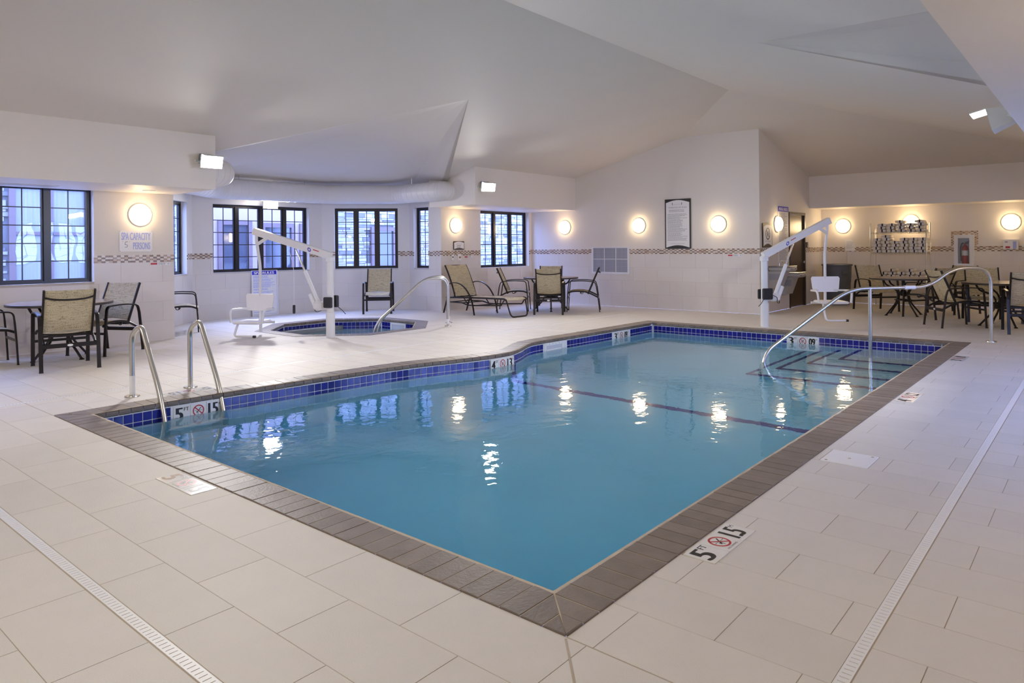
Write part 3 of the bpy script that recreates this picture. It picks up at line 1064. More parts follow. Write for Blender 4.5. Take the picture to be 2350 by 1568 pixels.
# ------------------------------------------------------------------ walls
Z1, Z2 = 1.22, 1.332
WIN = []          # openings: wall start, direction, normal, s0, s1, z0, z1, sashes
def wall(name, p0, p1, ztop, holes=(), tiled=True, sashes=(), doors=()):
    """vertical panel with the room on the left of p0 -> p1; holes (s0, s1, z0, z1)"""
    P, Q = Vector(p0), Vector(p1)
    Ln = (Q - P).length
    u = (Q - P).normalized()
    n = Vector((-u.y, u.x))
    at = lambda s, z, d=0.0: (P.x + u.x * s + n.x * d, P.y + u.y * s + n.y * d, z)
    allh = list(holes) + list(doors)
    ss = sorted({0.0, Ln, *[h[0] for h in allh], *[h[1] for h in allh]})
    zs = sorted({0.0, Z1, Z2, ztop, *[h[2] for h in allh], *[h[3] for h in allh]})
    m = MB()
    for sa, sb in zip(ss, ss[1:]):
        for za, zb in zip(zs, zs[1:]):
            sm, zm = (sa + sb) / 2, (za + zb) / 2
            if any(h[0] < sm < h[1] and h[2] < zm < h[3] for h in allh):
                continue
            m.add([at(sa, za), at(sb, za), at(sb, zb), at(sa, zb)], [(0, 1, 2, 3)], 1 if (zm < Z2 and tiled) else 0)
            m.add([at(sa, za, -.2), at(sb, za, -.2), at(sb, zb, -.2), at(sa, zb, -.2)], [(3, 2, 1, 0)], 0)
    for a, b, z0, z1 in allh:
        for c in ([(a, z0), (a, z1)], [(a, z1), (b, z1)], [(b, z1), (b, z0)], [(b, z0), (a, z0)]):
            (sa, za), (sb, zb) = c
            m.add([at(sa, za, .004), at(sb, zb, .004), at(sb, zb, -.2), at(sa, za, -.2)], [(0, 1, 2, 3)], 0)
    w = tag(m.build(name, ['wall_paint', 'wall_grout']), kind='structure')
    if tiled:
        full = {}
        for r in range(4):
            za, zb = r * .305 + .0012, (r + 1) * .305 - .0012
            s = -0.61 + (.305 if r % 2 else 0) + (hash(name) % 1) - .13
            while s < Ln:
                a, b = max(s, 0), min(s + .61, Ln)
                spans = [(a, b)]
                for h in allh:
                    if h[2] < zb - .03 and h[3] > za:
                        nx = []
                        for x, y in spans:
                            if y <= h[0] or x >= h[1]:
                                nx.append((x, y))
                            else:
                                if x < h[0]: nx.append((x, h[0]))
                                if y > h[1]: nx.append((h[1], y))
                        spans = nx
                for x, y in spans:
                    if y - x > .02:
                        l = round(y - x - .0024, 4)
                        if l not in full:
                            full[l] = MB().box((0, -.004, 0), (l, 0, .3026)).mesh('tile', 'wall_tile')
                        o = obj('tile', full[l], w)
                        o.location = at(x + .0012, za)
                        o.rotation_euler = (0, 0, math.atan2(u.y, u.x) + PI)
                        o.location = at(y - .0012, za)
                s += .61
        mo = MB()
        cw, ch = .0525, .0278
        ncol = int(Ln / cw) + 1
        block = 0
        for cidx in range(ncol):
            if cidx % 6 == 0:
                block = random.randint(0, 1)
            a, b = cidx * cw + .001, min((cidx + 1) * cw, Ln) - .001
            if b - a < .005:
                continue
            for rr in range(4):
                za = Z1 + rr * ch + .0008
                if any(h[0] - .001 < (a + b) / 2 < h[1] + .001 and h[2] < za < h[3] for h in allh):
                    continue
                dark = (cidx + rr + block) % 2
                k = (random.choice((2, 2, 3)) if dark else random.choice((0, 0, 1)))
                mo.add([at(s_, z_, d_) for d_ in (.0, .0055) for s_, z_ in ((a, za), (b, za), (b, za + ch - .0016), (a, za + ch - .0016))],
                       [(4, 5, 6, 7), (0, 1, 5, 4), (1, 2, 6, 5), (2, 3, 7, 6), (3, 0, 4, 7)], k)
        tag(mo.build('mosaic_border', ['mosaic_cream', 'mosaic_sand', 'mosaic_brown', 'mosaic_tan'], w), kind='stuff')
    for h, ns in zip(holes, sashes):
        WIN.append((P, u, n, h, ns))
    return w

HW = (.94, 2.325)
wall('wall_left', (5.05, RY1), (RX0, RY1), 2.4, [(5.05 - 3.90, 5.05 - 1.62, .95, 2.335)], sashes=[4])
wall('wall_bay_1', (5.05, 12.35), (5.05, RY1), 3.0, [(.35, .85, *HW)], sashes=[1])
wall('wall_bay_2', (6.48, 13.70), (5.05, 12.35), 3.0, [(.27, 1.70, *HW)], sashes=[3])
wall('wall_bay_3', (9.46, 13.70), (6.48, 13.70), 3.0, [(9.46 - 9.12, 9.46 - 6.90, *HW)], sashes=[4])
wall('wall_bay_4', (10.90, 12.35), (9.46, 13.70), 3.0, [(1.974 - 1.71, 1.974 - .28, *HW)], sashes=[3])
wall('wall_bay_5', (10.90, RY1), (10.90, 12.35), 3.0, [(.40, .90, *HW)], sashes=[1])
wall('wall_left_far', (FARX, RY1), (10.90, RY1), 2.4, [(.12, 1.92, .92, 2.275)], sashes=[3])
wall('wall_far', (FARX, ALCY), (FARX, RY1), 4.3)
wall('wall_alcove', (RX1, ALCY), (FARX, ALCY), 4.3, doors=[(RX1 - 16.86, RX1 - 15.80, 0.0, 2.125)])
wall('wall_back', (RX1, RY0), (RX1, ALCY), 2.4)
wall('wall_right', (RX0, RY0), (5.05, RY0), 2.4, tiled=False)
wall('wall_right_bay_1', (5.05, RY0), (5.05, -1.90), 3.0, [(.20, .85, *HW)], tiled=False, sashes=[1])
wall('wall_right_bay_2', (5.05, -1.90), (6.48, -3.25), 3.0, [(.27, 1.70, *HW)], tiled=False, sashes=[3])
wall('wall_right_bay_3', (6.48, -3.25), (9.46, -3.25), 3.0, [(.35, 2.62, *HW)], tiled=False, sashes=[4])
wall('wall_right_bay_4', (9.46, -3.25), (10.90, -1.90), 3.0, [(.27, 1.70, *HW)], tiled=False, sashes=[3])
wall('wall_right_bay_5', (10.90, -1.90), (10.90, RY0), 3.0, [(.20, .85, *HW)], tiled=False, sashes=[1])
wall('wall_right_far', (10.90, RY0), (RX1, RY0), 2.4, tiled=False)
wall('wall_rear', (RX0, RY1), (RX0, RY0), 2.4, tiled=False)

# ------------------------------------------------------------------ windows
def window(k, P, u, n, h, ns):
    s0, s1, z0, z1 = h
    root = thing('window_%d' % k, None, None, kind='structure')
    T = Matrix(((u.x, n.x, 0, P.x + u.x * s0), (u.y, n.y, 0, P.y + u.y * s0), (0, 0, 1, z0), (0, 0, 0, 1)))
    W, H = s1 - s0, z1 - z0
    d0, d1 = -.165, -.10
    fr = MB(T)
    e = .042
    fr.box((0, d0, 0), (e, d1, H)).box((W - e, d0, 0), (W, d1, H)).box((e, d0, 0), (W - e, d1, e * .8)).box((e, d0, H - e), (W - e, d1, H))
    fr.build('frame', 'window_frame', root)
    sw = W / ns
    for q in range(1, ns):
        MB(T).box((q * sw - .036, d0, e * .8), (q * sw + .036, d1 + .012, H - e)).build('mullion', 'window_frame', root)
    for q in range(ns):
        a = q * sw + (.034 if q else e); b = (q + 1) * sw - (.034 if q < ns - 1 else e)
        sash = MB(T)
        t = .026
        sash.box((a, d0 + .01, e * .8), (a + t, d1 - .012, H - e)).box((b - t, d0 + .01, e * .8), (b, d1 - .012, H - e)).box((a + t, d0 + .01, e * .8), (b - t, d1 - .012, e * .8 + t)).box((a + t, d0 + .01, H - e - t), (b - t, d1 - .012, H - e))
        so = sash.build('sash', 'window_frame', root)
        MB(T).box((a + t * .5, -.1385, e), (b - t * .5, -.1345, H - e)).build('pane', 'window_glass', so)
        za, zb = e * .8 + t, H - e - t
        MB(T).box(((a + b) / 2 - .0075, -.133, za), ((a + b) / 2 + .0075, -.124, zb)).build('muntin', 'window_frame', so)
        for r in range(1, 5):
            zz = za + (zb - za) * r / 5
            MB(T).box((a + t, -.132, zz - .0075), (b - t, -.123, zz + .0075)).build('muntin', 'window_frame', so)
for k, wdef in enumerate(WIN):
    window(k + 1, *wdef)

# ------------------------------------------------------------------ courtyard seen through the windows
tag(MB().box((-30, 11.6, -.30), (45, 40, -.12)).build('ground_courtyard', 'ground_concrete'), kind='structure')
tag(MB().box((-30, -40, -.30), (45, -1.1, -.12)).build('ground_outside', 'ground_bounce'), kind='structure')  # unseen ground, made pale to throw daylight up onto the bay ceiling
YB = 17.6
bld = thing('building_wing', 'stone clad hotel wing with brown doors across the courtyard', 'building')
MB().box((-8, YB, -.12), (30, YB + .5, 4.6)).build('wall', 'stone_mortar', bld)
MB().box((8.75, YB - .09, -.12), (11.75, YB, 4.6)).build('stucco_panel', 'stucco', bld)
def opening(x0, x1, z0, z1, glass='dark_glazing', t=.12, mid=False):
    y = YB - .10 if 8.7 < (x0 + x1) / 2 < 11.8 else YB - .07
    f = MB().box((x0 - t, y - .06, z0), (x0, y, z1 + t)).box((x1, y - .06, z0), (x1 + t, y, z1 + t)).box((x0, y - .06, z1), (x1, y, z1 + t))
    if mid:
        f.box(((x0 + x1) / 2 - .04, y - .05, z0), ((x0 + x1) / 2 + .04, y, z1)).box((x0, y - .05, (z0 + z1) / 2 + .15), (x1, y, (z0 + z1) / 2 + .22))
    if z0 > .2:
        f.box((x0 - t, y - .09, z0 - t), (x1 + t, y, z0))
    o = f.build('door_frame' if z0 < .2 else 'window_frame', 'brown_trim', bld)
    MB().box((x0, y - .012, z0), (x1, y - .006, z1)).build('pane', glass, o)
opening(9.05, 9.75, -.1, 2.05)
opening(10.25, 11.05, -.1, 2.0)
opening(11.45, 11.72, .3, 2.0)
opening(14.0, 14.75, -.1, 1.95)
opening(4.55, 5.85, .45, 2.75, 'curtain', mid=True)
opening(1.6, 2.9, .45, 2.75, 'curtain', mid=True)
stn = MB()
rs = random.Random(3)
z = -.12
while z < 3.3:
    h = rs.choice((.06, .08, .10, .13))
    x = -1.0 + rs.random() * .3
    while x < 27:
        w = rs.uniform(.16, .5)
        c = x + w / 2
        hit = 8.7 < c < 11.8 or 4.35 < c < 6.05 and .3 < z < 2.85 or 13.85 < c < 14.9 and z < 2.05 or 1.4 < c < 3.1 and .3 < z < 2.85
        if not hit:
            k = rs.choice((0, 0, 0, 1, 1, 2))
            d = rs.uniform(.02, .055)
            stn.box((x, YB - d, z), (x + w - .012, YB, z + h - .012), k)
        x += w
    z += h
tag(stn.build('stone_cladding', ['stone', 'stone_pale', 'stone_dark'], bld), kind='stuff')
bol = tag(MB().lathe([(.09, -.12), (.09, .55), (.12, .56), (.12, .62), (.10, .64), (.10, .78), (.12, .80), (.11, .90), (.06, .96), (0, .97)], 18, 0, (11.75, 16.4, 0)).build('bollard_light', 'stone_dark', None, .6), 'grey domed bollard light outside the three-sash bay window', 'bollard light')
bs = MB()
for k in range(160):
    a, r = rs.uniform(0, 2 * PI), rs.uniform(0, .5) ** .7
    p = Vector((14.6 + r * math.cos(a), 15.2 + r * math.sin(a), rs.uniform(.5, 1.75)))
    q = p + Vector((rs.uniform(-.12, .12), rs.uniform(-.12, .12), rs.uniform(-.05, .12)))
    bs.tube([Vector((14.6 + .2 * (p.x - 14.6), 15.2 + .2 * (p.y - 15.2), p.z - .5)), p, q], .006, 4)
bs.tube([(14.6, 15.2, -.12), (14.6, 15.2, .8)], .03, 6)
tag(bs.build('bare_bush', 'bush'), 'bare brown bush outside the narrow bay window', 'bush')

# ------------------------------------------------------------------ sling chairs (local +x is the way one faces)
def make_chair():
    root = thing('sling_armchair', 'x', 'chair')
    def side(pts, y):
        return [(p[0], y, p[1]) for p in pts]
    for s in (-1, 1):
        y = s * .292
        fl = [(.315, 0), (.300, .30), (.282, .53)]
        rl = [(-.385, 0), (-.350, .30), (-.318, .53)]
        arm = fillet([(.282, .53, 0), (.268, .655, 0), (-.02, .672, 0), (-.285, .645, 0), (-.318, .53, 0)], [.085, .2, .10], 7)
        MB().bar(side(fl, y), .042, .020, up=(1, 0, 0)).build('leg', 'chair_frame', root)
        MB().bar(side(rl, y), .042, .020, up=(1, 0, 0)).build('leg', 'chair_frame', root)
        MB().bar([(p.x, y, p.y) for p in arm], .018, .042, up=(0, 1, 0)).build('arm', 'chair_frame', root)
        ya = s * .258
        rail = catmull([(.305, ya, .395), (.20, ya, .435), (.0, ya, .440), (-.16, ya, .405), (-.345, ya, .315)], 5)
        MB().bar(rail, .022, .030).build('seat_rail', 'chair_frame', root)
        up = catmull([(-.135, ya, .385), (-.20, ya, .54), (-.285, ya, .74), (-.375, ya, .945)], 5)
        MB().bar(up, .024, .034, up=(1, 0, 0)).build('back_upright', 'chair_frame', root)
        MB().tube(catmull([(.03, ya, .425), (.015, ya, .395), (-.01, ya, .388), (-.03, ya, .40), (-.035, ya, .425)], 4), .007, 6).build('rail_loop', 'chair_frame', root)
    MB().grid(lambda u, v: (.315 - .475 * u, -.248 + .496 * v, (.405 + .050 * math.sin(min(1, u * 2.2) * PI / 2) - .045 * max(0, u - .45)) - .014 * math.sin(v * PI)), 10, 6, thick=.006).build('seat', 'sling_weave', root, .6)
    def back(u, v):
        e = math.sin(v * PI)
        t = .05 * e * (1 - u) ** 3 + u * (1 - .05 * e * (1 - u) ** 3)
        return (-.150 - .225 * t - .02 * math.sin(t * PI) * 0 - .018 * e * math.sin(t * PI), -.247 + .494 * v, .435 + .505 * t)
    MB().grid(back, 10, 8, thick=.006).build('backrest', 'sling_weave', root, .6)
    MB().tube(catmull([(-.345, -.258, .862), (-.385, -.15, .838), (-.395, 0, .830), (-.385, .15, .838), (-.345, .258, .862)], 6), .011, 8).build('back_brace', 'chair_frame', root, .8)
    st = MB().bar([(-.350, -.29, .295), (-.350, .29, .295)], .018, .050).build('stretcher', 'chair_frame', root)
    m = MB(); m.lathe([(.030, 0), (.028, .003), (0, .004)], 16, axis='x')
    for i, v in enumerate(m.v):
        m.v[i] = Vector((-.3595 - v.x, v.y, .295 + v.z * .5))
    m.build('badge', 'white_plastic', st)
    MB().bar([(.300, -.29, .300), (.300, .29, .300)], .018, .032).build('stretcher', 'chair_frame', root)
    MB().bar([(.02, -.25, .405), (.02, .25, .405)], .03, .016).build('seat_brace', 'chair_frame', root)
    MB().bar([(-.15, -.25, .395), (-.15, .25, .395)], .02, .03).build('seat_brace', 'chair_frame', root)
    for (x, y) in ((.315, .292), (.315, -.292), (-.385, .292), (-.385, -.292)):
        MB().box((x - .012, y - .022, 0), (x + .012, y + .022, .008)).build('glide', 'black_plastic', root)
    return root
chair0 = make_chair()
CH = [  # x, y, heading in degrees, label, group
    (3.02, 9.70, 81, 'tan sling armchair with its back to the pool ladder', None),
    (3.76, 10.55, 208, 'tan sling armchair between round table and spa capacity sign', None),
    (2.40, 10.62, -4, 'tan sling armchair beneath the gridded window, facing the spa capacity sign', None),
    (5.56, 12.28, -26, 'tan sling armchair half hidden behind the corner of the bay', None),
    (9.82, 12.15, 226, 'tan sling armchair alone against the bay wall below the three-sash window', None),
    (11.85, 9.02, 33, 'tan sling armchair with its back to the pool at the corner table', None),
    (12.70, 8.78, 122, 'tan sling armchair seen side-on beneath the louvred wall grille', None),
    (11.98, 10.08, -56, 'tan sling armchair between the chaise and the corner table', None),
    (13.05, 9.92, 213, 'tan sling armchair in the room corner behind the corner table', None),
    (16.25, 3.75, 222, 'tan sling armchair in front of the towel rack beside the dustbin', None),
    (15.24, 2.62, 60, 'tan sling armchair pushed under the table by the towel rack', None),
    (16.45, 2.42, 150, 'tan sling armchair below the fire extinguisher cabinet', None),
    (13.88, 1.98, -54, 'tan sling armchair next to the stair handrail, back towards the pool', None),
    (15.12, 1.72, 195, 'tan sling armchair across the table from the stair handrail', None),
    (13.52, 0.98, 12, 'tan sling armchair with its back to the deck drain by the stair handrail', None),
    (15.05, 0.75, 150, 'tan sling armchair beyond the table below the wall dispenser', None),
]
for k, (x, y, a, lab, gr) in enumerate(CH):
    if k == 0:
        chair0.location = (x, y, 0); chair0.rotation_euler = (0, 0, math.radians(a)); tag(chair0, lab, 'chair', 'sling armchairs around the deck')
    else:
        dup(chair0, lab, (x, y, 0), math.radians(a))

def make_table():
    root = thing('round_table', 'x', 'table')
    R, H = .605, .735
    MB().lathe([(0, H - .006), (R - .012, H - .006), (R - .012, H), (0, H)][::-1][:2] and [(0, H), (R - .010, H), (R - .006, H - .004), (R - .006, H - .010), (0, H - .010)], 56).build('tabletop', 'table_laminate', root)
    MB().lathe([(R - .05, H - .034), (R - .004, H - .034), (R, H - .030), (R, H - .004), (R - .006, H - .001), (R - .0065, H - .012), (R - .05, H - .012), (R - .05, H - .034)], 56).build('edge_band', 'table_edge', root, .5)
    for k in range(4):
        a = k * PI / 2 + .35
        c, s = math.cos(a), math.sin(a)
        p = catmull([(.43 * c, .43 * s, H - .03), (.36 * c, .36 * s, .60), (.20 * c, .20 * s, .53), (.12 * c, .12 * s, .42), (.17 * c, .17 * s, .24), (.30 * c, .30 * s, .09), (.37 * c, .37 * s, .014)], 5)
        l = MB().tube(p, .016, 8).build('leg', 'chair_frame', root, .8)
        MB().lathe([(.030, 0), (.030, .010), (.012, .022)], 12, 0, (.375 * c, .375 * s, 0)).build('foot', 'chair_frame', l)
    MB().tube([(.150 * math.cos(q * PI / 12), .150 * math.sin(q * PI / 12), .30) for q in range(24)], .011, 8, closed=True).build('ring', 'chair_frame', root, .8)
    MB().lathe([(.05, .38), (.06, .40), (.06, .46), (.03, .50), (.03, H - .03)], 16).build('column', 'chair_frame', root, .6)
    MB().bar([(-.45, 0, H - .03), (.45, 0, H - .03)], .03, .02).bar([(0, -.45, H - .03), (0, .45, H - .03)], .03, .02).build('top_support', 'chair_frame', root)
    return root
tb = make_table()
TB = [(3.22, 10.50, .0, 'round brown patio table beneath the gridded window by the spa sign'),
      (12.42, 9.42, .3, 'round brown patio table in the corner beside the louvred grille'),
      (15.50, 3.10, .5, 'round brown patio table in front of the towel rack'),
      (14.42, 1.38, .2, 'round brown patio table behind the stair handrail')]
for k, (x, y, a, lab) in enumerate(TB):
    if k == 0:
        tb.location = (x, y, 0); tb.rotation_euler = (0, 0, a); tag(tb, lab, 'table', 'round patio tables')
    else:
        dup(tb, lab, (x, y, 0), a)

# ------------------------------------------------------------------ chaise longue (local +x towards the foot end)
ch = thing('chaise_longue', 'tan sling chaise longue with raised back beside the corner table', 'chaise longue', (10.93, 10.28, 0), math.radians(-94))
W = .30
for s in (-1, 1):
    y = s * W
    MB().bar(fillet([(-.62, y, .33), (-.15, y, .35), (.55, y, .365), (1.14, y, .375), (1.20, y, .345)], .1, 4), .024, .034).build('side_rail', 'chair_frame', ch)
    MB().bar(catmull([(-.33, y, .345), (-.42, y, .58), (-.56, y, .86), (-.66, y, 1.02)], 5), .024, .034, up=(1, 0, 0)).build('back_upright', 'chair_frame', ch)
    MB().bar(catmull([(-.55, s * .325, .60), (-.38, s * .335, .655), (-.15, s * .335, .64), (.06, s * .335, .52), (.22, s * .335, .30), (.30, s * .335, 0)], 6), .018, .036, up=(0, 1, 0)).build('arm', 'chair_frame', ch)
    MB().bar([(-.55, s * .33, .33), (-.68, s * .33, 0)], .036, .022, up=(1, 0, 0)).build('leg', 'chair_frame', ch)
    MB().bar(fillet([(-.62, y, .24), (-.1, y, .24), (.05, y, .20), (.30, y, .20), (1.05, y, .24)], .06, 4), .020, .026).build('lower_rail', 'chair_frame', ch)
    MB().bar([(-.05, y, .34), (.08, y, .20)], .018, .022).build('brace', 'chair_frame', ch)
    MB().bar([(1.05, y, .24), (1.15, y, .36)], .018, .022).build('brace', 'chair_frame', ch)
MB().bar(fillet([(1.17, -.28, .36), (1.27, -.24, .015), (1.27, .24, .015), (1.17, .28, .36)], .09, 6), .026, .026, up=(1, 0, .3)).build('foot_loop', 'chair_frame', ch)
for x, z in ((-.62, .33), (-.1, .24), (.30, .20), (-.50, .24)):
    MB().bar([(x, -W, z), (x, W, z)], .022, .022).build('cross_bar', 'chair_frame', ch)
MB().bar([(-.66, -W, 1.015), (-.66, W, 1.015)], .02, .02).build('cross_bar', 'chair_frame', ch)
MB().bar([(-.48, -.1, .62), (-.60, -.1, .33)], .02, .02).bar([(-.48, .1, .62), (-.60, .1, .33)], .02, .02).build('back_prop', 'chair_frame', ch)
MB().grid(lambda u, v: (-.24 + 1.43 * u, -W + .012 + 2 * (W - .012) * v, .362 + .022 * u - .03 * max(0, u - .93) / .07 - .016 * math.sin(v * PI)), 14, 6, thick=.006).build('seat', 'sling_weave', ch, .6)
def cback(u, v):
    p = [(-.325, .37), (-.42, .58), (-.555, .86), (-.655, 1.02)]
    t = u * 3
    i = min(2, int(t)); f = t - i
    return (p[i][0] * (1 - f) + p[i + 1][0] * f + .012 - .02 * math.sin(v * PI), -W + .012 + 2 * (W - .012) * v, p[i][1] * (1 - f) + p[i + 1][1] * f)
MB().grid(cback, 12, 6, thick=.006).build('backrest', 'sling_weave', ch, .6)

# ------------------------------------------------------------------ stainless rails
RR = .0245
ld = thing('pool_ladder', 'stainless steel pool ladder with twin arched handrails', 'ladder')
for k, (x, dx) in enumerate(((2.80, .05), (3.36, .05))):
    path = fillet([(x, 7.17, 0), (x, 7.17, .60), (x + .02, 7.00, .70), (x + .055, 6.68, .05), (x + .06, 6.57, -.30), (x + .06, 6.57, -1.25)], [.16, .16, .16, .2], 8)
    r = MB().tube(path, RR, 16).build('handrail', 'steel', ld, .8)
    MB().lathe([(.030, .012), (.065, .012), (.068, .004), (.068, 0)], 24, 0, (x, 7.17, 0)).build('flange', 'steel', r, .6)
    if k == 0:
        MB().tube([(x, 7.17, .02), (x, 7.17, .20)], RR + .002, 16).build('sticker', 'white_plastic', r, .8)
for z in (-.45, -.72, -.99):
    MB().bar([(2.86, 6.57, z), (3.42, 6.57, z)], .09, .03).build('tread', 'white_plastic', ld)

hr = thing('stair_handrail', 'stainless stair handrail rising from the pool steps to the deck', 'handrail')
A, B = Vector((11.97, 1.29)), Vector((9.31, 3.55))
U = (B - A).normalized()
pt = lambda s, z: (A.x + U.x * s, A.y + U.y * s, z)
path = fillet([pt(0, 0), pt(0, 1.05), pt(.60, 1.05), pt(.98, .795), pt(2.20, .79), pt(3.42, -.02), pt(3.50, -.28), pt(3.50, -.95)], [.26, .22, .22, .26, .22, .2], 9)
MB().tube(path, RR, 16).build('rail', 'steel', hr, .8)
MB().tube([pt(1.89, .79), pt(1.89, -.42)], RR, 16).build('post', 'steel', hr, .8)
MB().lathe([(.030, .012), (.065, .012), (.068, .004), (.068, 0)], 24, 0, (A.x, A.y, 0)).build('flange', 'steel', hr, .6)
MB().tube([pt(1.20, .793), pt(1.37, .793)], RR + .003, 16).build('sticker', 'white_plastic', hr, .8)

def spa_rail(label, base, towards, group):
    o = thing('whirlpool_handrail', label, 'handrail', group=group)
    A = Vector(base); U = (Vector(towards) - A).normalized()
    pt = lambda s, z: (A.x + U.x * s, A.y + U.y * s, z)
    path = fillet([pt(0, 0), pt(0, .865), pt(.42, .865), pt(1.27, .10), pt(1.34, -.20), pt(1.34, -.62)], [.22, .2, .16, .1], 8)
    MB().tube(path, .022, 14).build('rail', 'steel', o, .8)
    MB().lathe([(.028, .012), (.060, .012), (.062, .004), (.062, 0)], 24, 0, (A.x, A.y, 0)).build('flange', 'steel', o, .6)
    MB().tube([pt(0, .04), pt(0, .13)], .0245, 14).build('sticker', 'white_plastic', o, .8)
spa_rail('stainless whirlpool handrail, the one of the pair closer to the pool', (8.85, 9.02), (7.65, 9.75), 'whirlpool handrails')
spa_rail('stainless whirlpool handrail, the one of the pair closer to the chaise', (9.27, 9.42), (8.07, 10.15), 'whirlpool handrails')

# ------------------------------------------------------------------ access lifts (local +x along the beam)
def lift(label, loc, rz, L, za, zt, seat_turn, seat_z, pole_z, mirror=1):
    o = thing('pool_lift', label, 'lift', loc, rz)
    MB().lathe([(.068, 0), (.070, .02), (.070, .40), (.058, .41), (.055, za - .03)], 24).build('mast', 'white_enamel', o, .5)
    MB().bbox((-.06, -.06, za - .09), (.06, .06, za + .015), .02).build('mast_head', 'white_enamel', o)
    s = (zt - za) / L
    bm_ = MB()
    prof = [(-.045, -.055), (.045, -.055), (.045, .055), (-.045, .055)]
    bm_.sweep([(-.02, 0, za + .015), (L * .55, 0, za + .015 + s * (L * .55)), (L + .05, 0, zt + .02)], prof, up=(0, 0, 1))
    be = bm_.build('beam', 'white_enamel', o)
    F = Face((L * .30, -.046 * mirror, za + s * L * .30 + .01), (mirror * 1, 0, mirror * s), (0, 0, 1))
    m = MB(); F.ring(m, .06, .005, .032, .018, .002, 0); m.build('logo', ['print_blue'], be)
    m = MB(); F.rect(m, .13, .02, .24, .034, .002, 0); m.build('warning_label', ['print_red'], be)
    # linear actuator: motor foot on the mast, rod under the beam
    b0, b1 = Vector((.20, 0, .52)), Vector((L * .46, 0, za + s * L * .46 - .06))
    d = (b1 - b0).normalized()
    ac = MB().tube([b0, b0 + d * (b1 - b0).length * .60], .032, 14).build('actuator', 'white_enamel', o, .8)
    MB().tube([b0 + d * (b1 - b0).length * .58, b1], .015, 10).build('piston_rod', 'chrome', ac, .8)
    MB().bbox((.10, -.05, .43), (.30, .05, .57), .03).build('gearbox', 'white_enamel', ac)
    mm = b0 + Vector((.07, 0, -.02))
    MB().tube([mm, mm + d * .20], .038, 14).build('motor', 'white_enamel', ac, .8)
    MB().bar([(.0, 0, .475), (.16, 0, .475)], .03, .07).build('bracket', 'white_enamel', o)
    bt = MB().bbox((-.09, -.12, .47), (.09, -.055, .66), .012).build('battery_box', 'black_plastic', o)
    bt2 = MB().bbox((-.075, .055, .47), (.075, .10, .64), .012).build('control_box', 'black_plastic', o)
    MB().tube(catmull([(.10, -.06, .55), (.18, -.09, .50), (.20, -.07, .42), (.27, -.03, .40), (.28, 0, .45)], 5), .006, 6).build('cable', 'black_plastic', o, .8)
    MB().tube(catmull([(-.08, -.09, .48), (-.14, -.12, .42), (-.20, -.12, .36)], 4), .006, 6).build('cable', 'black_plastic', o, .8)
    # hanging chair
    ca, sa = math.cos(seat_turn), math.sin(seat_turn)
    C = lambda x, y, z: (L + x * ca - y * sa, x * sa + y * ca, z)
    pole = fillet([(L - .01, 0, zt), (L + .01, 0, zt - .10), C(-.10, 0, zt - .55), C(-.10, 0, pole_z)], [.03, .1], 4)
    MB().bar(pole, .042, .042, up=(1, 0, .1)).build('hanger_pole', 'white_enamel', o)
    MB().bar([(L - .20, 0, zt - .09), (L + .0, 0, zt - .20)], .03, .05).build('gusset', 'white_enamel', o)
    sm = MB(Matrix.Translation((L, 0, 0)) @ Matrix.Rotation(seat_turn, 4, 'Z'))
    sm.bbox((-.06, -.23, seat_z - .025), (.38, .23, seat_z + .02), .02)
    sm.build('seat', 'white_plastic', o)
    sb = MB(Matrix.Translation((L, 0, 0)) @ Matrix.Rotation(seat_turn, 4, 'Z'))
    pts = [(-.20, 0), (.20, 0), (.225, .06), (.245, .24), (.225, .27), (-.225, .27), (-.245, .24), (-.225, .06)]
    n = len(pts)
    sb.add([(-.085 - .08 * q[1], q[0], seat_z + .16 + q[1]) for q in pts] + [(-.060 - .08 * q[1], q[0], seat_z + .16 + q[1]) for q in pts],
           [tuple(range(n - 1, -1, -1)), tuple(range(n, 2 * n))] + [(i, (i + 1) % n, n + (i + 1) % n, n + i) for i in range(n)])
    sb.build('backrest', 'white_plastic', o)
    for sg in (-1, 1):
        MB().tube(fillet([C(-.09, sg * .10, seat_z + .19), C(-.02, sg * .29, seat_z + .19), C(.32, sg * .29, seat_z + .20), C(.33, sg * .27, seat_z + .0)], .08, 5), .018, 10).build('armrest', 'white_enamel', o, .8)
    MB().bar([C(-.09, -.25, seat_z - .03), C(-.09, .25, seat_z - .03)], .03, .04).build('seat_support', 'white_enamel', o)
    ft = MB().tube(fillet([C(.28, -.18, seat_z - .03), C(.40, -.18, seat_z - .30 if seat_z > .35 else .03), C(.40, .18, seat_z - .30 if seat_z > .35 else .03)], .07, 5), .018, 10).build('footrest', 'white_enamel', o, .8)
    e = C(.40, .18, seat_z - .30 if seat_z > .35 else .03)
    d2 = Vector(C(0, 1, 0)) - Vector(C(0, 0, 0))
    MB().tube([Vector(e) - d2 * .03, Vector(e) + d2 * .012], .0205, 10).build('end_cap', 'black_plastic', ft, .8)
    return o
lift('white pool access lift with hanging seat beside the stair end of the pool', (12.0, 4.52, 0), math.atan2(3.80 - 4.52, 13.04 - 12.0), 1.265, 1.20, 1.80, math.radians(-108), .40, .36)
lift('white spa access lift with its beam over the spa rules board', (6.65, 9.42, 0), math.atan2(10.61 - 9.42, 6.08 - 6.65), 1.32, 1.27, 1.68, math.radians(95), .24, .05, -1)
rm = thing('remote_control', 'black handheld remote hanging on a white cord from the spa lift', 'remote control', (6.40, 10.05, 0))
MB().bbox((-.025, -.012, .36), (.025, .012, .50), .012).build('handset', 'black_plastic', rm)
MB().tube(catmull([(0, 0, .50), (.01, .01, .8), (.0, .02, 1.15), (-.05, .12, 1.50)], 4), .0035, 6).build('cord', 'white_plastic', rm, .8)

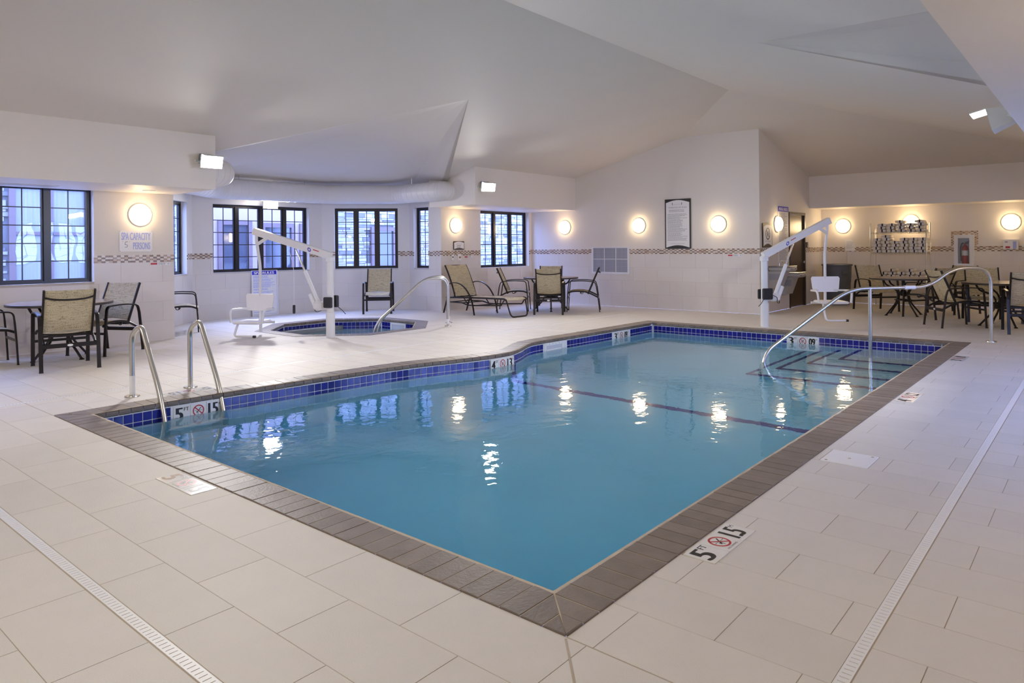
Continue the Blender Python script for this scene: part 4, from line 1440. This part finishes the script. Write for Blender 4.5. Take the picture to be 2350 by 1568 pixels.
# ------------------------------------------------------------------ wall lamps
def make_lamp():
    root = thing('wall_lamp', 'x', 'wall lamp')      # local +x out of the wall
    MB().lathe([(.172, 0), (.172, .016), (.150, .030), (.145, .030)], 36, axis='x').build('base', 'white_plastic', root, .6)
    MB().lathe([(.147, .028), (.146, .055), (.135, .080), (.105, .098), (.06, .108), (0, .111)], 36, axis='x').build('diffuser', 'lamp_glow', root, .9)
    return root
lamp0 = make_lamp()
LM = [((4.545, RY1 - .002, 1.945), -90, 'round glowing wall lamp above the spa capacity sign'),
      ((11.34, RY1 - .002, 1.905), -90, 'round glowing wall lamp above the small framed emergency notice'),
      ((FARX - .002, 10.24, 1.875), 180, 'round glowing wall lamp in the corner above the round table'),
      ((FARX - .002, 8.17, 1.865), 180, 'round glowing wall lamp between wall grille and whirlpool rules sign'),
      ((FARX - .002, 6.27, 1.845), 180, 'round glowing wall lamp between whirlpool rules sign and wall corner'),
      ((15.06, ALCY - .002, 1.84), -90, 'round glowing wall lamp in front of the pool rules sign'),
      ((RX1 - .002, 4.90, 1.835), 180, 'round glowing wall lamp above the dustbin'),
      ((RX1 - .002, 3.45, 1.885), 180, 'round glowing wall lamp behind the towels on the top shelf'),
      ((RX1 - .002, 1.59, 1.835), 180, 'round glowing wall lamp above the white wall dispenser')]
for k, (p, a, lab) in enumerate(LM):
    if k == 0:
        lamp0.location = p; lamp0.rotation_euler = (0, 0, math.radians(a)); tag(lamp0, lab, 'wall lamp', 'round wall lamps')
    else:
        dup(lamp0, lab, p, math.radians(a))
for p, a, lab in (((1.0, RY1 - .002, 1.93), -90, 'added unseen fill lamp at the end of the gridded window away from the whirlpool'),
                  ((RX0 + .002, 8.0, 1.9), 0, 'added unseen fill lamp on the rear wall towards the gridded window'),
                  ((RX0 + .002, 2.4, 1.9), 0, 'added unseen fill lamp on the rear wall towards the windowless corner'),
                  ((3.4, RY0 + .002, 1.9), 90, 'added unseen fill lamp facing the short end of the pool'),
                  ((11.4, RY0 + .002, 1.9), 90, 'added unseen fill lamp facing the pool steps'),
                  ((15.2, RY0 + .002, 1.9), 90, 'added unseen fill lamp facing the brown door')):
    dup(lamp0, lab, p, math.radians(a))  # lamps added out of view to even the light on the near deck

# ------------------------------------------------------------------ floodlights
def flood(label, loc, rz, tilt, glow='flood_glow', added_visor=True):
    o = thing('floodlight', label, 'floodlight', loc, rz)     # local +x is the throw
    R = Matrix.Translation((.13, 0, 0)) @ Matrix.Rotation(tilt, 4, 'Y')
    m = MB(R)
    m.add([(-.10, -.09, -.06), (-.10, .09, -.06), (-.10, .09, .06), (-.10, -.09, .06), (.10, -.15, -.095), (.10, .15, -.095), (.10, .15, .095), (.10, -.15, .095)],
          [(0, 3, 2, 1), (0, 1, 5, 4), (1, 2, 6, 5), (2, 3, 7, 6), (3, 0, 4, 7)])
    m.build('housing', 'flood_housing', o)
    MB(R).add([(.035, -.126, -.078), (.035, .126, -.078), (.035, .126, .078), (.035, -.126, .078)], [(0, 1, 2, 3)]).build('lens', glow, o)
    if added_visor:
        MB(R).box((.10, -.15, .088), (.215, .15, .096)).build('added_visor', 'flood_housing', o)  # lip added to cut the spill that left hot spots on the ceiling
    MB(R).box((-.12, -.10, -.07), (-.10, .10, .07)).build('rear_cap', 'flood_hood', o)
    MB().bar(fillet([(0, 0, -.02), (.05, 0, -.02), (.05, -.17, -.02), (.09, -.17, 0)], .03, 3), .012, .03).bar(fillet([(0, 0, -.02), (.05, 0, -.02), (.05, .17, -.02), (.09, .17, 0)], .03, 3), .012, .03).build('yoke', 'flood_housing', o)
    MB().box((0, -.05, -.07), (.012, .05, .03)).build('back_plate', 'flood_housing', o)
    return o
flood('bright floodlight on the end of the soffit over the spa capacity sign', (4.90, SY1, 2.68), math.radians(-94), math.radians(15))
flood('bright floodlight on the soffit end above the chaise', (10.82, SY1, 2.67), math.radians(-112), math.radians(15))
flood('bright floodlight above the four-sash bay window under the duct', (8.10, 13.69, 2.375), math.radians(-104), math.radians(12), added_visor=False)
flood('grey floodlight on the soffit face opposite the window bay', (7.25, SY0 + .03, 2.46), math.radians(92), math.radians(14))
flood('added unseen fill floodlight on the rear soffit on the window side', (RXa - 4.705, 7.6, 2.68), 0.0, math.radians(24), 'fill_flood_glow')  # this and the next are fill floods added behind the camera
flood('added unseen fill floodlight on the rear soffit on the windowless side', (RXa - 4.705, 2.6, 2.68), 0.0, math.radians(24), 'fill_flood_glow')

# ------------------------------------------------------------------ air duct around the bay
dk = thing('air_duct', 'white spiral air duct hung around the top of the window bay', 'duct')
dp = fillet([(5.05, 10.55, 2.60), (5.52, 10.55, 2.60), (5.52, 12.15, 2.60), (6.68, 13.22, 2.60), (9.26, 13.22, 2.60), (10.40, 12.12, 2.60), (10.40, 10.72, 2.60), (10.56, 10.72, 2.60)], [.35, .3, .3, .3, .3, .1], 6)
MB().tube(dp, .205, 28).build('pipe', 'duct_paint', dk, .9)
acc = 0.0
for a, b in zip(dp, dp[1:]):
    l = (b - a).length
    n = max(1, int(l / .16))
    for q in range(n):
        c = a.lerp(b, q / n)
        d = (b - a).normalized()
        MB().tube([c - d * .006, c + d * .006], .2085, 28).build('seam_ring', 'duct_paint', dk, .9)
for x, y in ((5.52, 11.6), (7.2, 13.22), (8.7, 13.22), (10.40, 11.7)):
    MB().tube([(x, y, 2.60), (x, y, 2.95)], .006, 6).build('hanger_rod', 'steel', dk)

# ------------------------------------------------------------------ signs
def text_lines(F, mb, x0, x1, y1, n, pitch, h, m, rnd, d=.0035):
    for k in range(n):
        w = (x1 - x0) * rnd.uniform(.62, 1.0)
        x = x0
        while x < x0 + w:
            l = rnd.uniform(.015, .05)
            F.rect(mb, x, y1 - k * pitch - h, min(x + l, x0 + w), y1 - k * pitch, d, m)
            x += l + .007
rt = random.Random(5)
def arch_panel(F, mb, x0, x1, y0, y1, rise_top, rise_bot, d0, d1, m):
    n = 14
    top = [(x0 + (x1 - x0) * (1 - k / n), y1 + rise_top * math.sin(PI * k / n)) for k in range(n + 1)]
    bot = [(x0 + (x1 - x0) * k / n, y0 + rise_bot * math.sin(PI * k / n)) for k in range(n + 1)]
    F.shape(mb, bot + top, d0, d1, m)

sg = thing('whirlpool_rules_sign', 'tall framed whirlpool spa rules sign between two wall lamps', 'sign')
F = Face((FARX - .006, 7.50, 1.335), (0, -1, 0), (0, 0, 1))
m = MB(); F.slab(m, 0, 0, .61, 1.085, 0, .018); m.build('frame', 'print_black', sg)
m = MB(); arch_panel(F, m, .028, .582, .025, 1.005, .055, .05, .018, .021, 0); pn = m.build('panel', 'print_white', sg)
m = MB()
F.text(m, 'WHIRLPOOL SPA RULES', .085, .885, .44, .030, .0225, 0)
F.rect(m, .175, .955, .187, 1.005, .0225, 1); F.rect(m, .400, .955, .412, 1.005, .0225, 1); F.stroke(m, [(.195, .965), (.395, .965)], .003, .0225, 0)
text_lines(F, m, .10, .52, .845, 2, .030, .010, 0, rt, .0225)
text_lines(F, m, .065, .545, .76, 27, .0222, .008, 0, rt, .0225)
F.text(m, 'MAXIMUM TEMPERATURE', .14, .105, .33, .013, .0225, 0)
m.build('lettering', ['print_grey', 'print_black'], pn)

sg = thing('pool_rules_sign', 'tall pool rules sign with dark blue header beside the brown door', 'sign')
F = Face((15.12, ALCY - .006, 1.02), (1, 0, 0), (0, 0, 1))
m = MB(); F.slab(m, 0, 0, .62, 1.20, 0, .006); m.build('panel', 'white_ceramic', sg)
m = MB(); F.slab(m, -.004, 1.095, .624, 1.205, .006, .009); hd = m.build('header', 'print_blue', sg)
m = MB(); F.text(m, 'POOL RULES', .05, 1.118, .52, .062, .0096, 0, .004); m.build('lettering', ['print_white'], hd)
m = MB(); text_lines(F, m, .04, .58, 1.06, 34, .030, .012, 0, rt, .0075); m.build('lettering', ['print_grey'], sg)

sg = thing('no_diving_sign', 'framed no diving sign on the alcove wall beside the wall corner', 'sign')
F = Face((14.22, ALCY - .006, 1.345), (1, 0, 0), (0, 0, 1))
m = MB(); F.slab(m, 0, 0, .52, .50, 0, .016); m.build('frame', 'dark_bronze', sg)
m = MB(); arch_panel(F, m, .03, .49, .03, .425, .045, .05, .016, .019, 0); pn = m.build('panel', 'print_white', sg)
m = MB(); F.no_diving(m, .26, .285, .125, .0205, 0, 0); F.text(m, 'NO DIVING', .12, .115, .28, .03, .0205, 1); m.build('lettering', ['print_black', 'print_grey'], pn)

sg = thing('spa_capacity_sign', 'white spa capacity five persons sign with faded blue letters', 'sign')
F = Face((4.245, RY1 - .006, 1.385), (1, 0, 0), (0, 0, 1))
m = MB(); F.slab(m, 0, 0, .475, .318, 0, .005); m.build('panel', 'print_white', sg)
m = MB()
F.text(m, 'SPA CAPACITY', .03, .175, .415, .112, .0058, 0, .002)
F.text(m, 'PERSONS', .195, .035, .245, .105, .0058, 0, .002)
F.stroke(m, [(.12, .150), (.085, .148), (.08, .105), (.105, .105), (.115, .085), (.10, .068), (.075, .066)], .005, .006, 1)
F.stroke(m, [(.04, .152), (.05, .152)], .004, .006, 1); F.stroke(m, [(.14, .152), (.15, .152)], .004, .006, 1)
for x, y in ((.01, .308), (.465, .308), (.01, .01), (.465, .01)):
    F.disc(m, x, y, .004, .006, 1, 1.0, 8)
m.build('lettering', ['print_faded', 'print_black'], sg)

sg = thing('spa_rules_board', 'white spa rules board with blue header leaning under the bay window', 'sign')
F = Face((7.70, 13.64, .003), (1, 0, 0), (0, .03, 1))
m = MB(); F.slab(m, 0, 0, .60, .955, 0, .008); m.build('panel', 'print_white', sg)
m = MB(); F.slab(m, .012, .865, .575, .945, .008, .0095); hd = m.build('header', 'print_blue', sg)
m = MB(); F.text(m, 'SPA RULES', .055, .877, .46, .052, .0102, 0, .004); m.build('lettering', ['print_white'], hd)
m = MB()
F.stroke(m, [(.575, .865), (.575, .03), (.02, .03)], .006, .0092, 0)
for y, n in ((.845, 3), (.775, 3), (.705, 6), (.57, 2), (.51, 3), (.435, 2), (.375, 2), (.32, 3), (.24, 1), (.20, 1), (.155, 2), (.085, 1)):
    text_lines(F, m, .035, .54, y, n, .020, .010, 0, rt, .0092)
m.build('lettering', ['print_faded'], sg)

sg = thing('emergency_notice', 'small framed emergency notice below a lamp over the chaise', 'sign')
F = Face((11.27, RY1 - .006, 1.355), (1, 0, 0), (0, 0, 1))
m = MB(); F.slab(m, 0, 0, .34, .19, 0, .014); m.build('frame', 'dark_bronze', sg)
m = MB(); arch_panel(F, m, .014, .326, .015, .157, .022, .022, .014, .016, 0); pn = m.build('panel', 'print_white', sg)
m = MB(); F.text(m, 'EMERGENCY', .07, .118, .20, .022, .0168, 0); text_lines(F, m, .10, .24, .098, 2, .035, .018, 0, rt, .0168); m.build('lettering', ['print_grey'], pn)

def strip_sign(F, label):
    o = thing('warning_strip', label, 'sign', group='small warning strips under the mosaic border')
    m = MB(); F.slab(m, 0, 0, .30, .042, 0, .003); m.build('panel', 'print_white', o)
    m = MB(); F.rect(m, .006, .007, .105, .036, .0036, 0); F.ring(m, .275, .02, .014, .010, .0036, 1, 1.0, 14); F.disc(m, .275, .02, .005, .0036, 1, 1, 8)
    text_lines(F, m, .12, .25, .035, 3, .011, .006, 1, rt, .0036)
    m.build('lettering', ['print_red', 'print_grey'], o)
strip_sign(Face((4.685, RY1 - .010, 1.172), (1, 0, 0), (0, 0, 1)), 'small red and white warning strip below the spa capacity sign')
strip_sign(Face((11.62, RY1 - .010, 1.165), (1, 0, 0), (0, 0, 1)), 'small red and white warning strip beside the wall switch over the chaise')
strip_sign(Face((FARX - .010, 6.07, 1.168), (0, -1, 0), (0, 0, 1)), 'small red and white warning strip by the corner of the far wall')
o = thing('wall_switch', 'ivory switch plate with black button over the chaise', 'switch')
F = Face((11.205, RY1 - .010, 1.12), (1, 0, 0), (0, 0, 1))
m = MB(); F.slab(m, 0, 0, .075, .125, 0, .010); m.build('plate', 'white_plastic', o)
m = MB(); F.disc(m, .038, .068, .018, .0112); m.build('button', 'print_black', o)
o = thing('notice_card', 'small white notice card with dark picture over the chaise', 'card')
F = Face((11.405, RY1 - .010, 1.11), (1, 0, 0), (0, 0, 1))
m = MB(); F.slab(m, 0, 0, .11, .145, 0, .002); m.build('card', 'print_white', o)
m = MB(); F.rect(m, .04, .05, .10, .09, .0026); m.build('picture', 'print_worn', o)
o = thing('paper_notice', 'curling white paper taped up beside the towel rack', 'paper')
m = MB()
m.grid(lambda u, v: (RX1 - .008 - .012 * math.sin(u * 3.0 + v * 2), 4.86 - .22 * u - .01 * v, 1.235 + .275 * v), 6, 6, thick=.0006)
m.build('sheet', 'print_white', o, .8)
m = MB(); F = Face((RX1 - .026, 4.84, 1.25), (0, -1, 0), (0, 0, 1)); text_lines(F, m, .02, .18, .22, 7, .028, .006, 0, rt, .0); m.build('lettering', ['print_grey'], o)
o = thing('deck_lid', 'square white skimmer lid set into the deck tiles', 'lid', (4.925, 1.3075, 0))
MB().bbox((-.15, -.143, -.004), (.15, .143, .0025), .004).build('plate', 'white_plastic', o)
m = MB()
for x, y in ((0, 0), (-.12, .11), (.12, -.11)):
    m.lathe([(.010, .0024), (.008, .0030), (0, .0031)], 10, 0, (x, y, 0))
m.build('screw', 'steel', o)
for F, ft, mt, worn, lab in ((Face((2.93, 1.333, .0005), (1, 0, 0), (0, 1, 0)), '5', '1.5', False, 'five foot no diving marker in the deck by the skimmer-lid drain'),
                             (Face((1.877, 4.472, .0005), (0, -1, 0), (1, 0, 0)), '5', '1.5', True, 'worn five foot no diving marker at the short end of the pool'),
                             (Face((6.995, 1.333, .0005), (1, 0, 0), (0, 1, 0)), '4', '1.2', False, 'four foot no diving marker in the deck halfway along the pool'),
                             (Face((9.785, 1.333, .0005), (1, 0, 0), (0, 1, 0)), '3', '0.9', False, 'three foot no diving marker in the deck near the pool steps'),
                             (Face((3.485, 7.056, .0005), (-1, 0, 0), (0, -1, 0)), '5', '1.5', False, 'five foot no diving marker in the deck between the ladder rails')):
    o = thing('depth_marker', lab, 'marker', group='depth markers in the deck')
    depth_marker(F, ft, mt, worn, True, o)

# ------------------------------------------------------------------ wall grille
gr = thing('wall_grille', 'white louvred return air grille low on the far wall', 'grille')
F = Face((FARX - .004, 9.45, .755), (0, -1, 0), (0, 0, 1))
W_, H_ = 1.03, .635
m = MB(); F.slab(m, 0, 0, .045, H_, 0, .022); F.slab(m, W_ - .045, 0, W_, H_, 0, .022); F.slab(m, .045, 0, W_ - .045, .045, 0, .022); F.slab(m, .045, H_ - .03, W_ - .045, H_, 0, .022); m.build('frame', 'white_enamel', gr)
m = MB(); F.slab(m, .045, .045, W_ - .045, H_ - .03, .0005, .002); m.build('backing', 'louvre_back', gr)
for k in range(2):
    m = MB(); x = .045 + (W_ - .09) * (k + 1) / 3; F.slab(m, x - .008, .045, x + .008, H_ - .03, .004, .02); m.build('divider', 'white_enamel', gr)
m = MB(); F.slab(m, .045, .335, W_ - .045, .351, .004, .02); m.build('divider', 'white_enamel', gr)
sl = None
for k in range(30):
    z = .055 + k * .0185
    m = MB(); F.slab(m, .045, z, W_ - .045, z + .006, .004, .015); m.build('slat', 'louvre_grey', gr)

# ------------------------------------------------------------------ door
dr = thing('door_1', None, None, kind='structure')
x0, x1, y, H_ = 15.80, 16.86, ALCY, 2.125
MB().box((x0, y - .02, 0), (x0 + .055, y + .15, H_)).box((x1 - .055, y - .02, 0), (x1, y + .15, H_)).box((x0 + .055, y - .02, H_ - .055), (x1 - .055, y + .15, H_)).build('frame', 'dark_bronze', dr)
lf = MB().box((x0 + .058, y + .02, .008), (x1 - .058, y + .06, H_ - .058)).build('leaf', 'door_wood', dr)
for z in (.25, 1.05, 1.80):
    MB().box((x0 + .05, y + .008, z), (x0 + .075, y + .022, z + .11)).build('hinge', 'steel', lf)
hd = MB().lathe([(.03, 0), (.03, .012), (.012, .016), (.012, .05)], 16, axis='y', c=(x1 - .13, y - .03, 1.0)).tube([(x1 - .13, y - .035, 1.0), (x1 - .25, y - .035, 1.0)], .010, 10).build('lever_handle', 'chrome', lf, .7)
o = thing('call_plate', 'small bronze call plate on the wall beside the brown door', 'wall plate')
F = Face((16.90, ALCY - .006, 1.325), (1, 0, 0), (0, 0, 1))
m = MB(); F.slab(m, 0, 0, .12, .13, 0, .02); m.build('plate', 'dark_bronze', o)
m = MB(); F.rect(m, .03, .03, .09, .05, .0208); m.build('screen', 'print_grey', o)

# ------------------------------------------------------------------ twin drinking fountain
ft = thing('drinking_fountain', 'grey two-level drinking fountain beside the brown door', 'drinking fountain')
def fountain(xc, ztop, h):
    y1 = ALCY - .004
    bd = MB()
    bd.add([(xc - .21, y1 - .30, ztop - .11), (xc + .21, y1 - .30, ztop - .11), (xc + .21, y1, ztop - .11), (xc - .21, y1, ztop - .11),
            (xc - .21, y1 - .17, ztop - h), (xc + .21, y1 - .17, ztop - h), (xc + .21, y1, ztop - h), (xc - .21, y1, ztop - h)],
           [(0, 1, 2, 3), (7, 6, 5, 4), (0, 4, 5, 1), (1, 5, 6, 2), (2, 6, 7, 3), (3, 7, 4, 0)])
    b = bd.build('body', 'fountain_grey', ft)
    m = MB(); m.box((xc - .215, y1 - .29, ztop - h * .62), (xc - .2095, y1 - .03, ztop - .16)); m.build('side_vent', 'print_grey', b)
    ba = MB().bbox((xc - .225, y1 - .46, ztop - .11), (xc + .225, y1, ztop - .012), .03).build('basin', 'fountain_grey', ft)
    MB().bbox((xc - .222, y1 - .455, ztop - .014), (xc + .222, y1 - .003, ztop), .012).lathe([(.15, ztop + .001), (.12, ztop - .008), (.02, ztop - .010), (0, ztop - .010)], 24, 0, (xc, y1 - .24, 0)).build('top_plate', 'steel', ba, .4)
    for dx in (-.11, .11):
        m = MB(); m.lathe([(.045, 0), (.045, .006), (0, .006)], 18, axis='y', sq=.4)
        for i, v in enumerate(m.v):
            m.v[i] = Vector((xc + dx + v.x, y1 - .4605 - v.y, ztop - .06 + v.z))
        m.build('push_bar', 'print_grey', ba)
    MB().tube(catmull([(xc + .13, y1 - .12, ztop), (xc + .13, y1 - .12, ztop + .07), (xc + .12, y1 - .16, ztop + .10), (xc + .10, y1 - .20, ztop + .07)], 5), .010, 8).build('spout', 'chrome', ba, .8)
fountain(14.72, .965, .46)
fountain(15.28, .82, .47)

# ------------------------------------------------------------------ dustbin
bn = thing('dustbin', 'large dark grey round dustbin in the corner by the brown door', 'dustbin', (17.42, 4.86, 0))
MB().lathe([(0, .0), (.255, .0), (.265, .03), (.300, .62), (.305, .625), (.305, .66), (.312, .90), (.335, .905), (.335, .935), (.318, .94), (.300, .90), (.26, .1), (0, .1)], 36).build('body', 'bin_grey', bn, .5)
for k in range(12):
    a = k * PI / 6
    MB().bar([(.262 * math.cos(a), .262 * math.sin(a), .06), (.300 * math.cos(a), .300 * math.sin(a), .60)], .02, .014, up=(math.cos(a), math.sin(a), 0)).build('rib', 'bin_grey', bn)
for a in (-2.3, .85):
    c, s_ = math.cos(a), math.sin(a)
    MB(Matrix.Rotation(a, 4, 'Z')).bbox((.30, -.08, .70), (.345, .08, .78), .015).build('handle', 'bin_grey', bn)

# ------------------------------------------------------------------ towel rack and towels
rk = thing('towel_rack', 'chrome wire shelving rack stacked with white towels', 'rack')
ys, xs_ = (3.03, 4.13), (17.40, 17.84)
for x in xs_:
    for y in ys:
        MB().lathe([(.016, 0), (.016, .01), (.0125, .02), (.0125, 1.86), (.006, 1.87)], 12, 0, (x, y, 0)).build('post', 'chrome', rk, .6)
SH = (.22, .58, 1.20, 1.655)
for z in SH:
    s_ = MB()
    for x in xs_:
        s_.tube([(x, ys[0], z - .006), (x, ys[1], z - .006)], .005, 6).tube([(x, ys[0], z - .030), (x, ys[1], z - .030)], .004, 6)
        s_.tube([(x, ys[0] + (ys[1] - ys[0]) * q / 26, z - (.006 if q % 2 else .030)) for q in range(27)], .003, 4)
    for y in ys:
        s_.tube([(xs_[0], y, z - .006), (xs_[1], y, z - .006)], .005, 6).tube([(xs_[0], y, z - .030), (xs_[1], y, z - .030)], .004, 6)
    for q in range(1, 40):
        y = ys[0] + (ys[1] - ys[0]) * q / 40
        s_.tube([(xs_[0], y, z - .003), (xs_[1], y, z - .003)], .0025, 4)
    s_.build('shelf', 'chrome', rk, .8)
def make_towel():
    root = thing('folded_towel', 'x', 'towel')
    def prof(sx, sy, sz, x0, x1):
        m = MB()
        n = 12
        pts = [(sy * math.copysign(abs(math.cos(2 * PI * q / n)) ** .45, math.cos(2 * PI * q / n)), sz * math.copysign(abs(math.sin(2 * PI * q / n)) ** .6, math.sin(2 * PI * q / n))) for q in range(n)]
        st = [x0, x0 + .012, x1 - .012, x1]
        sc = [.86, 1, 1, .86]
        vs = [(st[i], p[0] * sc[i], sz + p[1] * sc[i]) for i in range(4) for p in pts]
        fs = [(i * n + q, i * n + (q + 1) % n, (i + 1) * n + (q + 1) % n, (i + 1) * n + q) for i in range(3) for q in range(n)] + [tuple(range(n - 1, -1, -1)), tuple(range(3 * n, 4 * n))]
        return m.add(vs, fs)
    prof(0, .086, .0318, -.19, .19).build('cloth', 'towel', root, .9)
    bm_ = MB()
    n = 12
    for k in range(1):
        pts = [(.0975 * math.copysign(abs(math.cos(2 * PI * q / n)) ** .45, math.cos(2 * PI * q / n)) * .0, 0) for q in range(n)]
    MB().box((-.1925, -.026, .004), (-.1895, .0, .062)).box((-.19, -.026, .0628), (.19, .0, .0642)).build('stripe', 'towel_band', root)
    return root
tw0 = make_towel()
first = True
rw = random.Random(11)
def stack(y, z, n, gname, lab):
    global first
    for q in range(n):
        loc = (17.61 + rw.uniform(-.02, .015), y + rw.uniform(-.004, .004) + (.010 if q % 2 else -.010), z + .001 + q * .066)
        if first:
            tw0.location = loc; tag(tw0, lab, 'towel', gname); first = False
        else:
            t = dup(tw0, lab, loc, rw.uniform(-.02, .02), gname)
for k, y in enumerate((3.92, 3.73, 3.54, 3.35, 3.16)):
    stack(y, 1.655, (3, 3, 4, 3, 4)[k], 'towels on the top rack shelf', 'white folded towel with navy stripe on the top rack shelf')
for k, y in enumerate((4.02, 3.83, 3.65, 3.47, 3.29, 3.12)):
    stack(y, 1.20, (5, 6, 4, 5, 5, 5)[k], 'towels on the middle rack shelf', 'white folded towel with navy stripe on the middle rack shelf')
for k, y in enumerate((3.90, 3.72, 3.54, 3.36, 3.18)):
    stack(y, .58, (3, 4, 3, 4, 3)[k], 'towels on the lower rack shelf', 'white folded towel with navy stripe on the lower rack shelf')

# ------------------------------------------------------------------ extinguisher cabinet, dispenser
cb = thing('extinguisher_cabinet', 'white glazed fire extinguisher cabinet on the back wall', 'cabinet')
F = Face((RX1 - .002, 2.60, .885), (0, -1, 0), (0, 0, 1))
W_, H_ = .36, .69
m = MB(); F.slab(m, 0, 0, W_, .02, .0, .13); F.slab(m, 0, H_ - .02, W_, H_, 0, .13); F.slab(m, 0, .02, .02, H_ - .02, 0, .13); F.slab(m, W_ - .02, .02, W_, H_ - .02, 0, .13); F.slab(m, .02, .02, W_ - .02, H_ - .02, 0, .006)
m.build('body', 'white_enamel', cb)
m = MB(); F.slab(m, 0, 0, .075, H_, .132, .15); F.slab(m, W_ - .075, 0, W_, H_, .132, .15); F.slab(m, .075, 0, W_ - .075, .07, .132, .15); F.slab(m, .075, H_ - .07, W_ - .075, H_, .132, .15)
dd = m.build('door', 'white_enamel', cb)
m = MB(); F.slab(m, .075, .07, W_ - .075, H_ - .07, .138, .142); m.build('pane', 'window_glass', dd)
m = MB(); F.slab(m, .045, .27, .055, .40, .15, .165); m.build('pull', 'white_plastic', dd)
bo = MB()
for zz, a0, a1 in ((H_ + .008, -.07, W_ + .07), (H_ + .036, -.07, W_ + .07), (H_ + .064, -.07, W_ + .07)):
    k = 0; x = a0
    while x < a1 - .01:
        F.slab(bo, x, zz, min(x + .05, a1), zz + .026, .004, .006, rw.choice((0, 1)) if (k + int(zz * 100)) % 2 else rw.choice((2, 3))); x += .0525; k += 1
for x in (-.072, -.040, W_ + .008, W_ + .040):
    k = 0; zz = .46
    while zz < H_:
        F.slab(bo, x, zz, x + .030, zz + .026, .004, .006, rw.choice((0, 1)) if (k + int(x * 40)) % 2 else rw.choice((2, 3))); zz += .0278; k += 1
tag(bo.build('mosaic_surround', ['mosaic_cream', 'mosaic_sand', 'mosaic_brown', 'mosaic_tan'], cb), kind='stuff')
ex = thing('fire_extinguisher', 'red fire extinguisher with black hose inside the glazed cabinet', 'fire extinguisher', (RX1 - .075, 2.405, .91))
MB().lathe([(0, 0), (.055, 0), (.058, .01), (.058, .37), (.05, .41), (.03, .44), (.018, .45), (.018, .48), (0, .48)], 24).build('cylinder', 'extinguisher_red', ex, .6)
MB().lathe([(.0588, .22), (.0588, .33)], 24).build('label_band', 'print_white', ex)
MB().bar([(0, .0, .48), (0, -.07, .50)], .02, .02).bar([(0, 0, .50), (0, -.08, .535)], .02, .012).build('valve', 'black_plastic', ex)
MB().tube(catmull([(0, .02, .49), (0, .06, .47), (-.01, .078, .36), (-.01, .076, .20), (-.01, .07, .10)], 6), .010, 8).build('hose', 'black_plastic', ex, .8)
o = thing('wall_dispenser', 'white wall dispenser box with blue and red print under a lamp', 'dispenser')
F = Face((RX1 - .008, 1.72, 1.265), (0, -1, 0), (0, 0, 1))
m = MB(); F.slab(m, 0, 0, .26, .20, 0, .10); m.build('box', 'white_plastic', o)
m = MB(); F.rect(m, .17, .01, .23, .16, .101, 0); F.rect(m, .04, .02, .12, .06, .101, 1); F.rect(m, .03, .14, .08, .16, .101, 2); m.build('print', ['print_faded', 'print_red', 'print_grey'], o)
o = thing('ceiling_vent', 'small white slotted vent in the soffit above the gridded window', 'vent')
MB().box((2.3, 10.75, SOF - .008), (3.3, 10.95, SOF + .002)).build('plate', 'white_enamel', o)
for k in range(5):
    MB().box((2.33, 10.77 + k * .035, SOF - .011), (3.27, 10.785 + k * .035, SOF - .008)).build('slat', 'louvre_grey', o)
o = thing('recessed_downlight', 'small recessed downlight ring in the soffit above the spa capacity sign', 'downlight')
MB().lathe([(.055, SOF - .006), (.085, SOF - .006), (.085, SOF + .001)], 24, 0, (4.45, 10.75, 0)).build('ring', 'white_enamel', o)
